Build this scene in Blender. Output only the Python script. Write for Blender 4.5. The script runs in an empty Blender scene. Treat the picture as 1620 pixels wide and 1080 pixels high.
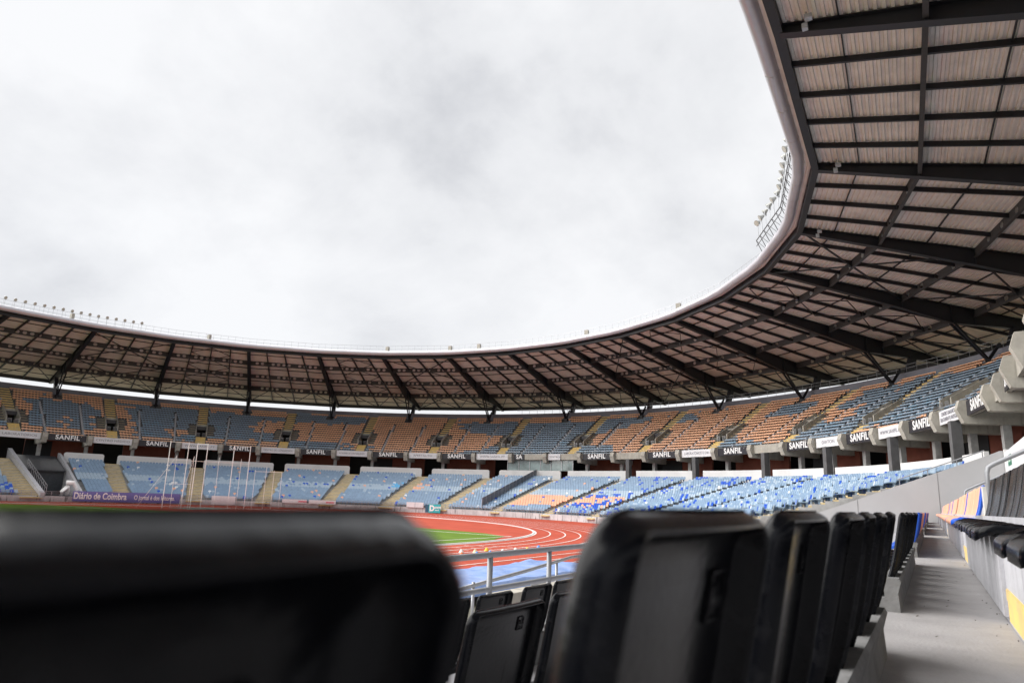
import bpy, bmesh, math, random
import numpy as np
from mathutils import Matrix, Vector
R_ = math.radians
rnd = random.Random(7)
SC = bpy.context.scene
COL = SC.collection

# ---------------------------------------------------------------- camera
PITCH, ROLL, YAW, FPX = 0.2210, 0.0356, 0.5386, 1098.83
def cam_axes():
    fw = np.array([-math.sin(YAW)*math.cos(PITCH), math.cos(YAW)*math.cos(PITCH), math.sin(PITCH)])
    r = np.array([math.cos(YAW), math.sin(YAW), 0.0]); u = np.cross(r, fw)
    r2 = r*math.cos(ROLL)+u*math.sin(ROLL); u2 = -r*math.sin(ROLL)+u*math.cos(ROLL)
    return r2, u2, fw
CR, CU, CF = cam_axes()
cd = bpy.data.cameras.new('camera'); cam = bpy.data.objects.new('camera', cd); COL.objects.link(cam)
cd.sensor_width = 36.0; cd.lens = FPX/1620*36.0; cd.clip_start = 0.01; cd.clip_end = 4000
cam.matrix_world = Matrix(((CR[0], CU[0], -CF[0], 0), (CR[1], CU[1], -CF[1], 0), (CR[2], CU[2], -CF[2], 0), (0, 0, 0, 1)))
cd.dof.use_dof = True; cd.dof.focus_distance = 16.0; cd.dof.aperture_fstop = 5.6
SC.camera = cam
# ---------------------------------------------------------------- world, sun, exposure
SUN_EL, SUN_DIR = R_(40), (-0.90, -0.44)
w = bpy.data.worlds.new('World'); SC.world = w; w.use_nodes = True
nt = w.node_tree; nt.nodes.clear()
def N(t, **k):
    n = nt.nodes.new(t)
    for a, b in k.items(): setattr(n, a, b)
    return n
LK = lambda a, b: nt.links.new(a, b)
out = N('ShaderNodeOutputWorld'); bg = N('ShaderNodeBackground'); bg.inputs[1].default_value = 0.84
sky = N('ShaderNodeTexSky', sky_type='NISHITA', sun_disc=False, sun_elevation=SUN_EL, sun_rotation=math.atan2(SUN_DIR[0], SUN_DIR[1]))
tc = N('ShaderNodeTexCoord'); sep = N('ShaderNodeSeparateXYZ'); LK(tc.outputs['Generated'], sep.inputs[0])
az = N('ShaderNodeMath', operation='MAXIMUM'); LK(sep.outputs[2], az.inputs[0]); az.inputs[1].default_value = 0.0
ad = N('ShaderNodeMath', operation='ADD'); LK(az.outputs[0], ad.inputs[0]); ad.inputs[1].default_value = 0.6
dx = N('ShaderNodeMath', operation='DIVIDE'); LK(sep.outputs[0], dx.inputs[0]); LK(ad.outputs[0], dx.inputs[1])
dy = N('ShaderNodeMath', operation='DIVIDE'); LK(sep.outputs[1], dy.inputs[0]); LK(ad.outputs[0], dy.inputs[1])
cmb = N('ShaderNodeCombineXYZ'); LK(dx.outputs[0], cmb.inputs[0]); LK(dy.outputs[0], cmb.inputs[1])
n1 = N('ShaderNodeTexNoise'); n1.inputs['Scale'].default_value = 2.3; n1.inputs['Detail'].default_value = 7; n1.inputs['Roughness'].default_value = 0.57
n1.inputs['Distortion'].default_value = 0.15
LK(cmb.outputs[0], n1.inputs['Vector'])
cr = N('ShaderNodeValToRGB'); LK(n1.outputs[0], cr.inputs[0])
e = cr.color_ramp.elements; e[0].position = 0.33; e[0].color = (0.64, 0.65, 0.68, 1); e[1].position = 0.58; e[1].color = (0.92, 0.925, 0.94, 1)
m_ = cr.color_ramp.elements.new(0.44); m_.color = (0.80, 0.808, 0.83, 1)
hz = N('ShaderNodeMapRange'); LK(sep.outputs[2], hz.inputs[0]); hz.inputs[1].default_value = 0.0; hz.inputs[2].default_value = 0.38; hz.inputs[3].default_value = 0.75; hz.inputs[4].default_value = 0.0
mh = N('ShaderNodeMix', data_type='RGBA'); LK(hz.outputs[0], mh.inputs[0]); LK(cr.outputs[0], mh.inputs[6]); mh.inputs[7].default_value = (0.88, 0.89, 0.92, 1)
sk = N('ShaderNodeMix', data_type='RGBA', blend_type='MULTIPLY'); sk.inputs[0].default_value = 1; LK(sky.outputs[0], sk.inputs[6]); sk.inputs[7].default_value = (0.1, 0.1, 0.1, 1)
mx = N('ShaderNodeMix', data_type='RGBA'); mx.inputs[0].default_value = 0.95; LK(sk.outputs[2], mx.inputs[6]); LK(mh.outputs[2], mx.inputs[7])
LK(mx.outputs[2], bg.inputs[0]); LK(bg.outputs[0], out.inputs[0])
sd = bpy.data.lights.new('sun', 'SUN'); sd.energy = 4.9; sd.angle = R_(90); sd.color = (1, 0.97, 0.93)
so = bpy.data.objects.new('sun', sd); COL.objects.link(so)
dv = Vector((SUN_DIR[0]*math.cos(SUN_EL), SUN_DIR[1]*math.cos(SUN_EL), math.sin(SUN_EL)))
so.rotation_euler = dv.to_track_quat('Z', 'Y').to_euler()
SC.view_settings.view_transform = 'Standard'; SC.view_settings.look = 'None'; SC.view_settings.exposure = 0.36; SC.view_settings.gamma = 1
SC.cycles.max_bounces = 6; SC.cycles.diffuse_bounces = 4

# ---------------------------------------------------------------- materials
MATS = {}
def mat(name, col, rough=0.7, metal=0.0, var=0.0, scale=2.0, var2=None, bump=0.0, bscale=20.0, spec=0.5, stretch=None, coat=0.0, streak=None):
    if name in MATS: return MATS[name]
    m = bpy.data.materials.new(name); m.use_nodes = True; t = m.node_tree; b = t.nodes['Principled BSDF']
    b.inputs['Base Color'].default_value = (*col, 1); b.inputs['Roughness'].default_value = rough; b.inputs['Metallic'].default_value = metal
    b.inputs['Specular IOR Level'].default_value = spec; b.inputs['Coat Weight'].default_value = coat
    g = t.nodes.new('ShaderNodeNewGeometry'); vec = g.outputs['Position']
    if stretch:
        mp = t.nodes.new('ShaderNodeMapping'); mp.inputs['Scale'].default_value = stretch; t.links.new(vec, mp.inputs[0]); vec = mp.outputs[0]
    base = None
    if var > 0:
        n = t.nodes.new('ShaderNodeTexNoise'); n.inputs['Scale'].default_value = scale; n.inputs['Detail'].default_value = 6; n.inputs['Roughness'].default_value = 0.65
        t.links.new(vec, n.inputs['Vector'])
        r = t.nodes.new('ShaderNodeValToRGB'); t.links.new(n.outputs[0], r.inputs[0])
        c2 = var2 if var2 else tuple(c*(1-var) for c in col)
        r.color_ramp.elements[0].position = 0.32; r.color_ramp.elements[0].color = (*c2, 1)
        r.color_ramp.elements[1].position = 0.62; r.color_ramp.elements[1].color = (*col, 1)
        base = r.outputs[0]
    if streak:
        mp = t.nodes.new('ShaderNodeMapping'); mp.inputs['Scale'].default_value = (streak[1], streak[1], streak[2]); t.links.new(g.outputs['Position'], mp.inputs[0])
        n = t.nodes.new('ShaderNodeTexNoise'); n.inputs['Scale'].default_value = 1.0; n.inputs['Detail'].default_value = 4; t.links.new(mp.outputs[0], n.inputs['Vector'])
        mr = t.nodes.new('ShaderNodeMapRange'); t.links.new(n.outputs[0], mr.inputs[0]); mr.inputs[1].default_value = 0.56; mr.inputs[2].default_value = 0.70; mr.inputs[4].default_value = streak[3]
        mm = t.nodes.new('ShaderNodeMix'); mm.data_type = 'RGBA'; t.links.new(mr.outputs[0], mm.inputs[0])
        if base: t.links.new(base, mm.inputs[6])
        else: mm.inputs[6].default_value = (*col, 1)
        mm.inputs[7].default_value = (*streak[0], 1); base = mm.outputs[2]
    if base: t.links.new(base, b.inputs['Base Color'])
    if bump > 0:
        n = t.nodes.new('ShaderNodeTexNoise'); n.inputs['Scale'].default_value = bscale; n.inputs['Detail'].default_value = 5
        t.links.new(vec, n.inputs['Vector']); bp = t.nodes.new('ShaderNodeBump'); bp.inputs['Strength'].default_value = bump; bp.inputs['Distance'].default_value = 0.02
        t.links.new(n.outputs[0], bp.inputs['Height']); t.links.new(bp.outputs[0], b.inputs['Normal'])
    MATS[name] = m; return m
CONC = mat('concrete', (0.40, 0.40, 0.395), 0.9, var=0.35, scale=1.3, bump=0.3, bscale=14, streak=((0.18, 0.17, 0.155), 2.2, 0.25, 0.45))
CONC_L = mat('pale_concrete', (0.46, 0.46, 0.49), 0.85, var=0.22, scale=2.5, bump=0.25, bscale=30, streak=((0.26, 0.26, 0.28), 9, 0.7, 0.5))
CONC_D = mat('shade_toned_concrete', (0.12, 0.12, 0.125), 0.9, var=0.3, scale=1.5)  # stand concrete darkened to carry the shade under the seat rows
KERB = mat('shaded_kerb_concrete', (0.20, 0.20, 0.20), 0.9, var=0.35, scale=6, bump=0.4, bscale=25)  # shade on the kerbs behind the seats is put into this colour
CONC_F = mat('walkway_concrete', (0.345, 0.335, 0.34), 0.8, var=0.2, scale=2.4, bump=0.3, bscale=60, streak=((0.30, 0.29, 0.285), 7, 7, 0.35))
CONC_B = mat('beam_concrete', (0.44, 0.42, 0.37), 0.85, var=0.25, scale=1.1, bump=0.15, streak=((0.2, 0.19, 0.165), 3, 0.4, 0.5))
BARR = mat('stained_barrier_concrete', (0.60, 0.61, 0.62), 0.9, var=0.3, scale=0.8, streak=((0.06, 0.06, 0.06), 3.0, 0.5, 0.9))
WHITEP = mat('white_painted_wall', (0.72, 0.72, 0.72), 0.8, var=0.12, scale=0.5)
YEL = mat('faded_yellow_paint', (0.76, 0.53, 0.17), 0.8, var=0.3, scale=3.0, var2=(0.52, 0.40, 0.20))
YELB = mat('beige_yellow_paint', (0.63, 0.50, 0.27), 0.85, var=0.2, scale=1.5)
RED = mat('red_running_surface', (0.46, 0.085, 0.05), 0.9, var=0.25, scale=0.35, bump=0.1, bscale=60, spec=0.15)
WLINE = mat('white_line_paint', (0.78, 0.76, 0.74), 0.7, var=0.15, scale=2)
GRASS = mat('mown_grass', (0.10, 0.175, 0.022), 0.95, spec=0.1, var=0.45, scale=0.25, var2=(0.15, 0.24, 0.04), bump=0.5, bscale=40)
EARTH = mat('earth', (0.2, 0.19, 0.15), 0.95, var=0.3, scale=0.1)
STEEL = mat('dark_painted_steel', (0.010, 0.011, 0.016), 0.5, var=0.3, scale=2)
STEEL2 = mat('grey_painted_steel', (0.045, 0.043, 0.045), 0.6, var=0.3, scale=2)
TUBE = mat('roof_edge_tube_paint', (0.50, 0.49, 0.53), 0.28, metal=0.3, var=0.1, scale=0.6)
GALV = mat('galvanised_steel', (0.42, 0.43, 0.45), 0.4, metal=0.6, var=0.15, scale=6)
RAILG = mat('grey_rail_paint', (0.30, 0.31, 0.33), 0.4, metal=0.2, var=0.1, scale=8)
WHITEM = mat('white_painted_metal', (0.8, 0.8, 0.8), 0.4)
SOFF = mat('brown_grey_roof_sheet', (0.72, 0.685, 0.655), 0.6, var=0.2, scale=0.7)
SOFFL = mat('translucent_roof_sheet', (0.74, 0.70, 0.60), 0.6, var=0.12, scale=0.3)
BRICK = mat('red_brown_render', (0.18, 0.052, 0.032), 0.85, var=0.25, scale=1.2)
DARK = mat('dark_interior', (0.02, 0.02, 0.022), 0.9)
GLASS = mat('booth_glass', (0.25, 0.33, 0.33), 0.12, spec=0.8, var=0.5, scale=0.7)
BLK = mat('black_seat_plastic', (0.0035, 0.004, 0.006), 0.20, spec=0.18, var=0.35, scale=25, bump=0.05, bscale=90, streak=((0.02, 0.02, 0.022), 30, 30, 0.4))
BOARD_K = mat('black_board', (0.022, 0.021, 0.028), 0.45, bump=0.6, bscale=1.2)
BOARD_W = mat('white_board', (0.74, 0.74, 0.77), 0.5, var=0.12, scale=1, bump=0.6, bscale=1.2)
TXTW = mat('white_lettering', (0.85, 0.85, 0.85), 0.5)
TXTG = mat('grey_lettering', (0.22, 0.22, 0.25), 0.6)
PURP = mat('purple_board', (0.16, 0.16, 0.43), 0.5)
TEAL = mat('teal_board', (0.02, 0.42, 0.46), 0.5)
TEALD = mat('dark_teal_board', (0.02, 0.09, 0.16), 0.5)
GREENB = mat('green_board', (0.01, 0.16, 0.09), 0.5)
TARP = mat('black_tarpaulin', (0.035, 0.04, 0.048), 0.5, var=0.4, scale=2.5, bump=0.5, bscale=3)
BLUEM = mat('blue_vinyl_cover', (0.16, 0.28, 0.60), 0.45, var=0.5, scale=1.6, var2=(0.32, 0.42, 0.68), bump=0.8, bscale=3)
SEATC = {
 'pale blue': mat('pale_blue_plastic', (0.24, 0.35, 0.49), 0.5, var=0.2, scale=1.6),
 'whitish blue': mat('whitish_blue_plastic', (0.38, 0.48, 0.58), 0.45, var=0.1, scale=1.0),
 'sky blue': mat('sky_blue_plastic', (0.10, 0.42, 0.72), 0.45),
 'bright blue': mat('bright_blue_plastic', (0.006, 0.085, 0.52), 0.4),
 'faded orange': mat('faded_orange_plastic', (0.80, 0.43, 0.28), 0.5, var=0.12, scale=1.0),
 'white': mat('white_plastic', (0.7, 0.72, 0.74), 0.45),
 'orange': mat('orange_plastic', (0.92, 0.52, 0.32), 0.5, var=0.2, scale=0.8),
 'slate blue': mat('slate_blue_plastic', (0.28, 0.37, 0.47), 0.45, var=0.2, scale=0.8),
 'faded blue': mat('faded_blue_plastic', (0.26, 0.40, 0.53), 0.45, var=0.2, scale=0.8)}

# ---------------------------------------------------------------- helpers
class MB:
    def __init__(s): s.v = []; s.f = []; s.mi = []
    def add(s, vs, fs, mi=0):
        o = len(s.v); s.v += [tuple(map(float, p)) for p in vs]; s.f += [tuple(o+i for i in f) for f in fs]; s.mi += [mi]*len(fs)
    def hexa(s, p, mi=0):   # p: 4 bottom (ccw) + 4 top
        s.add(p, [(3, 2, 1, 0), (4, 5, 6, 7), (0, 1, 5, 4), (1, 2, 6, 5), (2, 3, 7, 6), (3, 0, 4, 7)], mi)
    def box(s, x0, x1, y0, y1, z0, z1, mi=0):
        s.hexa([(x0, y0, z0), (x1, y0, z0), (x1, y1, z0), (x0, y1, z0), (x0, y0, z1), (x1, y0, z1), (x1, y1, z1), (x0, y1, z1)], mi)
    def bar(s, a, b, w, h, up=(0, 0, 1), mi=0):
        a = Vector(a); b = Vector(b); d = (b-a).normalized(); u = Vector(up); x = d.cross(u)
        if x.length < 1e-4: x = d.cross(Vector((1, 0, 0)))
        x.normalize(); z = x.cross(d).normalized(); x = x*w/2; z = z*h/2
        s.hexa([a-x-z, a+x-z, b+x-z, b-x-z, a-x+z, a+x+z, b+x+z, b-x+z], mi)
    def tube(s, pts, r, n=8, mi=0):
        pts = [Vector(p) for p in pts]; rings = []
        for i, p in enumerate(pts):
            d = ((pts[i+1]-p).normalized() if i < len(pts)-1 else Vector((0, 0, 0)))+((p-pts[i-1]).normalized() if i > 0 else Vector((0, 0, 0)))
            d.normalize(); x = d.cross(Vector((0, 0, 1)))
            if x.length < 0.05: x = d.cross(Vector((0, 1, 0)))
            x.normalize(); y = d.cross(x).normalized()
            k = 1.0
            if 0 < i < len(pts)-1:
                c = (pts[i+1]-p).normalized().dot((p-pts[i-1]).normalized()); k = 1/math.sqrt(max(0.3, (1+c)/2))
            rings.append([p+x*math.cos(2*math.pi*j/n)*r*k+y*math.sin(2*math.pi*j/n)*r for j in range(n)])
        vs = [v for rg in rings for v in rg]; fs = []
        for i in range(len(pts)-1):
            for j in range(n): fs.append((i*n+j, i*n+(j+1) % n, (i+1)*n+(j+1) % n, (i+1)*n+j))
        fs += [tuple(range(n))[::-1], tuple((len(pts)-1)*n+j for j in range(n))]
        s.add(vs, fs, mi)
    def sweep(s, prof, ts, fn=None, closed=True, mi=0, caps=True):
        fn = fn or ring; n = len(prof); vs = []
        for t in ts:
            for (r, z) in prof:
                x, y = fn(r, t); vs.append((x, y, z(r, t) if callable(z) else z))
        fs = []
        for i in range(len(ts)-1):
            for j in range(n if closed else n-1):
                fs.append((i*n+j, i*n+(j+1) % n, (i+1)*n+(j+1) % n, (i+1)*n+j))
        if closed and caps: fs += [tuple(range(n))[::-1], tuple((len(ts)-1)*n+j for j in range(n))]
        s.add(vs, fs, mi)
    def build(s, name, mats, parent=None, smooth=False, fix=True, sharp=None):
        me = bpy.data.meshes.new(name); me.from_pydata(s.v, [], s.f)
        for m in (mats if isinstance(mats, (list, tuple)) else [mats]): me.materials.append(m)
        me.polygons.foreach_set('material_index', s.mi)
        if fix:
            bm = bmesh.new(); bm.from_mesh(me); bmesh.ops.recalc_face_normals(bm, faces=bm.faces)
            if sharp:
                for e_ in bm.edges:
                    if len(e_.link_faces) == 2 and e_.calc_face_angle(0) > R_(sharp): e_.smooth = False
            bm.to_mesh(me); bm.free()
        if smooth: me.polygons.foreach_set('use_smooth', [True]*len(me.polygons))
        me.update()
        o = bpy.data.objects.new(name, me); COL.objects.link(o)
        if parent is not None: o.parent = parent; o.matrix_parent_inverse = parent.matrix_world.inverted()
        return o
def tag(o, label=None, cat=None, group=None, kind=None):
    if label: o['label'] = label
    if cat: o['category'] = cat
    if group: o['group'] = group
    if kind: o['kind'] = kind
    return o
def empty(name, loc, label, cat, group=None, rot=0.0):
    o = bpy.data.objects.new(name, None); COL.objects.link(o); o.location = loc; o.rotation_euler = (0, 0, rot)
    o.matrix_world = Matrix.Translation(loc) @ Matrix.Rotation(rot, 4, 'Z')
    return tag(o, label, cat, group)
def ordn(n): return '%d%s' % (n, 'th' if 10 <= n % 100 <= 20 else {1: 'st', 2: 'nd', 3: 'rd'}.get(n % 10, 'th'))
def words(n): return ['', 'first', 'second', 'third', 'fourth', 'fifth', 'sixth', 'seventh', 'eighth', 'ninth', 'tenth', 'eleventh', 'twelfth', 'thirteenth', 'fourteenth', 'fifteenth', 'sixteenth', 'seventeenth', 'eighteenth', 'nineteenth', 'twentieth'][n] if n <= 20 else ordn(n)

# ---------------------------------------------------------------- stadium frame: t in degrees on the arc, metres on the straights
CX, CY, ZT = -60.55, 43.9, -2.76
def ring(r, t):
    if t < 0: return (CX+r, CY+t)
    if t > 180: return (CX-r, CY-(t-180))
    a = R_(t); return (CX+r*math.cos(a), CY+r*math.sin(a))
def er(t):
    a = R_(min(max(t, 0), 180)); return Vector((math.cos(a), math.sin(a), 0))
def et(t):
    a = R_(min(max(t, 0), 180)); return Vector((-math.sin(a), math.cos(a), 0))
def pt(r, t, z=0.0): x, y = ring(r, t); return Vector((x, y, z))
def trange(a, b, st=1.5):
    n = max(1, int(math.ceil(abs(b-a)/st))); L = [a+(b-a)*i/n for i in range(n+1)]
    for k in (0.0, 180.0):
        if a < k < b and k not in L: L.append(k)
    return sorted(L)
def rbox(mb, r0, r1, t, hw, z0, z1, mi=0, off=0.0):
    c0 = pt(r0, t); c1 = pt(r1, t); e_ = et(t)
    a, b = e_*(off-hw), e_*(off+hw); up0 = Vector((0, 0, z0)); up1 = Vector((0, 0, z1))
    mb.hexa([c0+a+up0, c1+a+up0, c1+b+up0, c0+b+up0, c0+a+up1, c1+a+up1, c1+b+up1, c0+b+up1], mi)
VOM = [169.4, 157.3, 145.1, 132.6, 120.2, 107.9, 96.0, 83.6, 71.4, 59.6, 47.5, 36.8, 25.5, 14.0]
RAF = [200.0, 188.0, 175.8, 163.6, 151.5, 139.1, 126.7, 114.6, 101.9, 89.5, 77.6, 65.9, 54.0, 42.3, 31.0, 19.8, 7.0, -10.0, -27.0, -44.0, -61.0]
BEAM = [172.3, 166.2, 160.4, 154.3, 148.2, 142.0, 136.2, 129.9, 124.0, 117.9, 111.7, 105.9, 99.8, 93.2, 87.0, 80.8, 74.8, 69.2, 63.1, 56.8, 50.4, 44.8, 39.7, 34.5, 28.9, 23.5, 17.8, 12.3, 6.1, 2.6, -2.2, -7.6, -13, -19, -25]
pxy = lambda p: (810+FPX*float(np.dot(p, CR))/float(np.dot(p, CF)), 540-FPX*float(np.dot(p, CU))/float(np.dot(p, CF)))

# ---------------------------------------------------------------- ground, track, pitch
mb = MB(); mb.box(-1500, 1500, -1500, 1500, -3.3, -2.80); tag(mb.build('ground', EARTH), kind='structure')
TY = 35.15
def tring(r, t):   # running track path, t: 0..180 far bend, t<0 / >180 straights in metres
    if t < 0: return (CX+r, TY+t)
    if t > 180: return (CX-r, TY-(t-180))
    a = R_(t); return (CX+r*math.cos(a), TY+r*math.sin(a))
mb = MB(); ts = trange(-60, 240, 2)
inner = [ring(47.4, t) for t in ts]
mb.add([(x, y, ZT-0.012) for x, y in inner], [tuple(range(len(inner)))])
tag(mb.build('running_track', RED), kind='structure')
mb = MB()
for k in range(9):
    w2 = 0.09 if k == 0 else 0.05; r = 36.5+1.22*k
    z = ZT+0.002
    mb.sweep([(r-w2, z), (r+w2, z)], trange(-60, 240, 1.5), fn=tring, closed=False)
for k in range(8):
    for yy in (5, 12, 19): mb.box(CX+36.6+1.22*k, CX+36.6+1.22*k+1.05, yy, yy+0.06, ZT, ZT+0.004)
for i in range(16):
    a = R_(8+i*1.4); r = 38.0+(i % 3)*0.35
    mb.box(CX+37.2+(i % 5)*0.7, CX+37.2+(i % 5)*0.7+0.35, 30+i*0.45, 30.07+i*0.45, ZT, ZT+0.004)
tag(mb.build('track_lane_lines', WLINE, fix=False), kind='structure')
mb = MB(); mb.sweep([(36.28, ZT), (36.28, ZT+0.06), (36.42, ZT+0.06), (36.42, ZT)], trange(-60, 240, 2), fn=tring)
tag(mb.build('track_kerb', WHITEM), 'low white metal kerb along the inner edge of the red running track', 'kerb')
mb = MB()
gl = []
for i in range(0, 41):
    u = -1+2*i/40; gl.append((CX+35.6*u, 48.6-2.2*abs(u)**8-0*u))
gl = [(CX-35.9, -40)]+[(CX-35.9, TY+3)]+[(CX+35.2*(-1+2*i/40), 48.7-1.8*abs(-1+2*i/40)**6) for i in range(5, 36)]+[(CX+30.6, 47.2), (CX+33.6, 45.0), (CX+35.4, 40.5), (CX+35.9, 36), (CX+35.9, -40)]
mb.add([(x, y, ZT+0.004) for x, y in gl], [tuple(range(len(gl)))])
tag(mb.build('grass_pitch', GRASS), kind='structure')
mb = MB()
mb.box(CX-34, CX+34, 45.42, 45.54, ZT+0.004, ZT+0.012); mb.box(CX+33.9, CX+34.02, -40, 45.54, ZT+0.004, ZT+0.012); mb.box(CX-34.02, CX-33.9, -40, 45.54, ZT+0.004, ZT+0.012)
for a, b in ((20.16, 16.5), (9.16, 5.5)):
    mb.box(CX-a, CX+a, 45.42-b, 45.54-b, ZT+0.004, ZT+0.012)
    for s_ in (-1, 1): mb.box(CX+s_*a-0.06, CX+s_*a+0.06, 45.48-b, 45.48, ZT+0.004, ZT+0.0125)
tag(mb.build('pitch_markings', WLINE), kind='structure')

# ---------------------------------------------------------------- lower bowl
LROW = 23
lr = lambda k: 46.6+0.74*k
lz = lambda k: -1.93+0.2294*k
def dip(z, t):   # the lower bowl gets a little lower towards the near straight
    f = 1-0.10*max(0, min(1, (70-t)/50))-0.03*max(0, min(1, (20-t)/13)); return -2.0+(z+2.0)*f
low = empty('lower_stand', pt(46, 90, ZT), 'long curved lower stand of stepped concrete behind the red track', 'grandstand')
def lprof():
    p = [(46.3, ZT)]
    for k in range(LROW): p += [(lr(k)-0.28, lz(k)), (lr(k)+0.46, lz(k))]
    p += [(64.4, lz(LROW-1)), (64.4, ZT)]
    return [(r, (lambda r_, t_, z=z: dip(z, t_)) if z > -2.2 else z) for r, z in p]
mb = MB()
mb.sweep(lprof(), trange(1.9, 163.6), mi=0); mb.sweep(lprof(), trange(169.9, 215), mi=0)
mb.build('terrace', CONC, low)
# concourse floor behind
mb = MB(); D3 = lambda z: (lambda r_, t_: dip(z, t_)-.004)
mb.sweep([(64.4, D3(3.0)), (64.4, D3(3.12)), (73, D3(3.12)), (73, D3(3.0))], trange(0.2, 215)); mb.build('concourse_floor', CONC, low)
# stairs: one strip of steps for each aisle
def lstair(t, hw):
    mb = MB()
    for k in range(-1, LROW):
        z0 = dip(lz(k), t) if k >= 0 else ZT+0.5
        rbox(mb, lr(k)+0.05, lr(k)+0.46, t, hw, z0-0.05, z0+0.118)
        rbox(mb, lr(k)-0.28, lr(k)+0.05, t, hw-0.001, z0-0.05, z0+0.005)
    return mb.build('stair', YELB, low)
for t in VOM[1:]: lstair(t, 1.15 if t > 90 else 0.85)
lstair(171.5, 1.35); lstair(5.4, 1.0)
# front barrier
bar = empty('pitch_barrier', pt(46.0, 90, ZT), 'low stained concrete wall round the curved end of the track', 'wall')
mb = MB(); edges = [0.9]
mb.sweep([(45.95, ZT), (45.95, -1.98), (46.22, -1.98), (46.22, ZT)], trange(1.9, 215)); mb.build('barrier_wall', BARR, bar)
mb = MB()
for t in np.arange(2, 178, 1.5): rbox(mb, 46.05, 46.11, float(t), 0.03, -1.98, -1.38)
for z in (-1.40, -1.68): mb.sweep([(46.06, z), (46.06, z+0.04), (46.1, z+0.04), (46.1, z)], trange(2, 178))
mb.build('handrail', GALV, bar)
# parapets between the aisles
ends = [8.6]+sorted(VOM[1:])+[163.4]
for a, b in zip(ends[:-1], ends[1:]):
    ga = (.9 if a > 90 else .55) if a > 9 else 0.0; gb = (.9 if b > 90 else .75) if b < 163 else 0.0
    zz = 4.78; A, B = a+ga, b-gb
    top = lambda r, t, A=A, B=B: dip(zz, t)-(0.25*max(0, 1-min(t-A, B-t)/0.3)**2 if B > 92 else 0)
    L = sorted(set(trange(A, B)+[A+0.1, A+0.2, A+0.35, B-0.1, B-0.2, B-0.35]))
    mb = MB(); mb.sweep([(64.45, 2.3), (64.45, top), (64.72, top), (64.72, 2.3)], L); mb.build('parapet', WHITEP, low)
mb = MB(); mb.sweep([(64.45, 3.0), (64.45, 4.78), (64.72, 4.78), (64.72, 3.0)], trange(174.4, 215)); mb.build('parapet', WHITEP, low)

# --- seats in the bowl (template: shell back + pan)
def seat_template(w_=0.43, bh=0.40, pd=0.40, up=False):
    """front of the seat faces local -X; origin on the tread under the back"""
    V = []; F = []
    h = w_/2
    def slab(outline, d):
        o = len(V); n = len(outline)
        for p in outline: V.append(p)
        for p in outline: V.append((p[0]+d[0], p[1], p[2]+d[2]))
        F.append(tuple(o+i for i in range(n))); F.append(tuple(o+n+i for i in range(n))[::-1])
        for i in range(n): F.append((o+(i+1) % n, o+i, o+n+i, o+n+(i+1) % n))
    zt = 0.33+bh
    if up:
        slab([(-0.04, -h, 0.24), (0.03, -h, 0.43), (0.045, -h+0.04, 0.475), (0.045, h-0.04, 0.475), (0.03, h, 0.43), (-0.04, h, 0.24)], (0.04, 0, 0))
        slab([(0.0, -h, 0.27), (-pd+0.03, -h, 0.285), (-pd, -h+0.04, 0.27), (-pd, h-0.04, 0.27), (-pd+0.03, h, 0.285), (0.0, h, 0.27)], (0, 0, -0.045))
        o = len(V)
        V.extend([(-0.10, -0.05, -0.02), (-0.02, -0.05, -0.02), (-0.02, 0.05, -0.02), (-0.10, 0.05, -0.02), (-0.10, -0.05, 0.23), (-0.02, -0.05, 0.23), (-0.02, 0.05, 0.23), (-0.10, 0.05, 0.23)])
        F.extend([(o, o+1, o+5, o+4), (o+1, o+2, o+6, o+5), (o+2, o+3, o+7, o+6), (o+3, o, o+4, o+7)])
        return V, F
    slab([(-0.02, -h, 0.34), (0.06, -h, zt-0.08), (0.075, -h+0.06, zt), (0.075, h-0.06, zt), (0.06, h, zt-0.08), (-0.02, h, 0.34)], (0.045, 0, 0))
    slab([(0.0, -h, 0.36), (-pd+0.04, -h, 0.375), (-pd, -h+0.05, 0.36), (-pd, h-0.05, 0.36), (-pd+0.04, h, 0.375), (0.0, h, 0.36)], (0, 0, -0.06))
    o = len(V)
    V.extend([(-0.15, -0.05, -0.02), (-0.02, -0.05, -0.02), (-0.02, 0.05, -0.02), (-0.15, 0.05, -0.02), (-0.15, -0.05, 0.31), (-0.02, -0.05, 0.31), (-0.02, 0.05, 0.31), (-0.15, 0.05, 0.31)])
    F.extend([(o, o+1, o+5, o+4), (o+1, o+2, o+6, o+5), (o+2, o+3, o+7, o+6), (o+3, o, o+4, o+7)])
    return V, F
TV0, TF0 = seat_template()
TV1, TF1 = seat_template(w_=0.475, up=True)
def h2(a, b, s=0): return (math.sin(a*127.1+b*311.7+s*74.7)*43758.5453) % 1.0
def vnoise(x, y, s=0):
    ix, iy = math.floor(x), math.floor(y); fx, fy = x-ix, y-iy; fx = fx*fx*(3-2*fx); fy = fy*fy*(3-2*fy)
    return (h2(ix, iy, s)*(1-fx)+h2(ix+1, iy, s)*fx)*(1-fy)+(h2(ix, iy+1, s)*(1-fx)+h2(ix+1, iy+1, s)*fx)*fy
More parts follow.
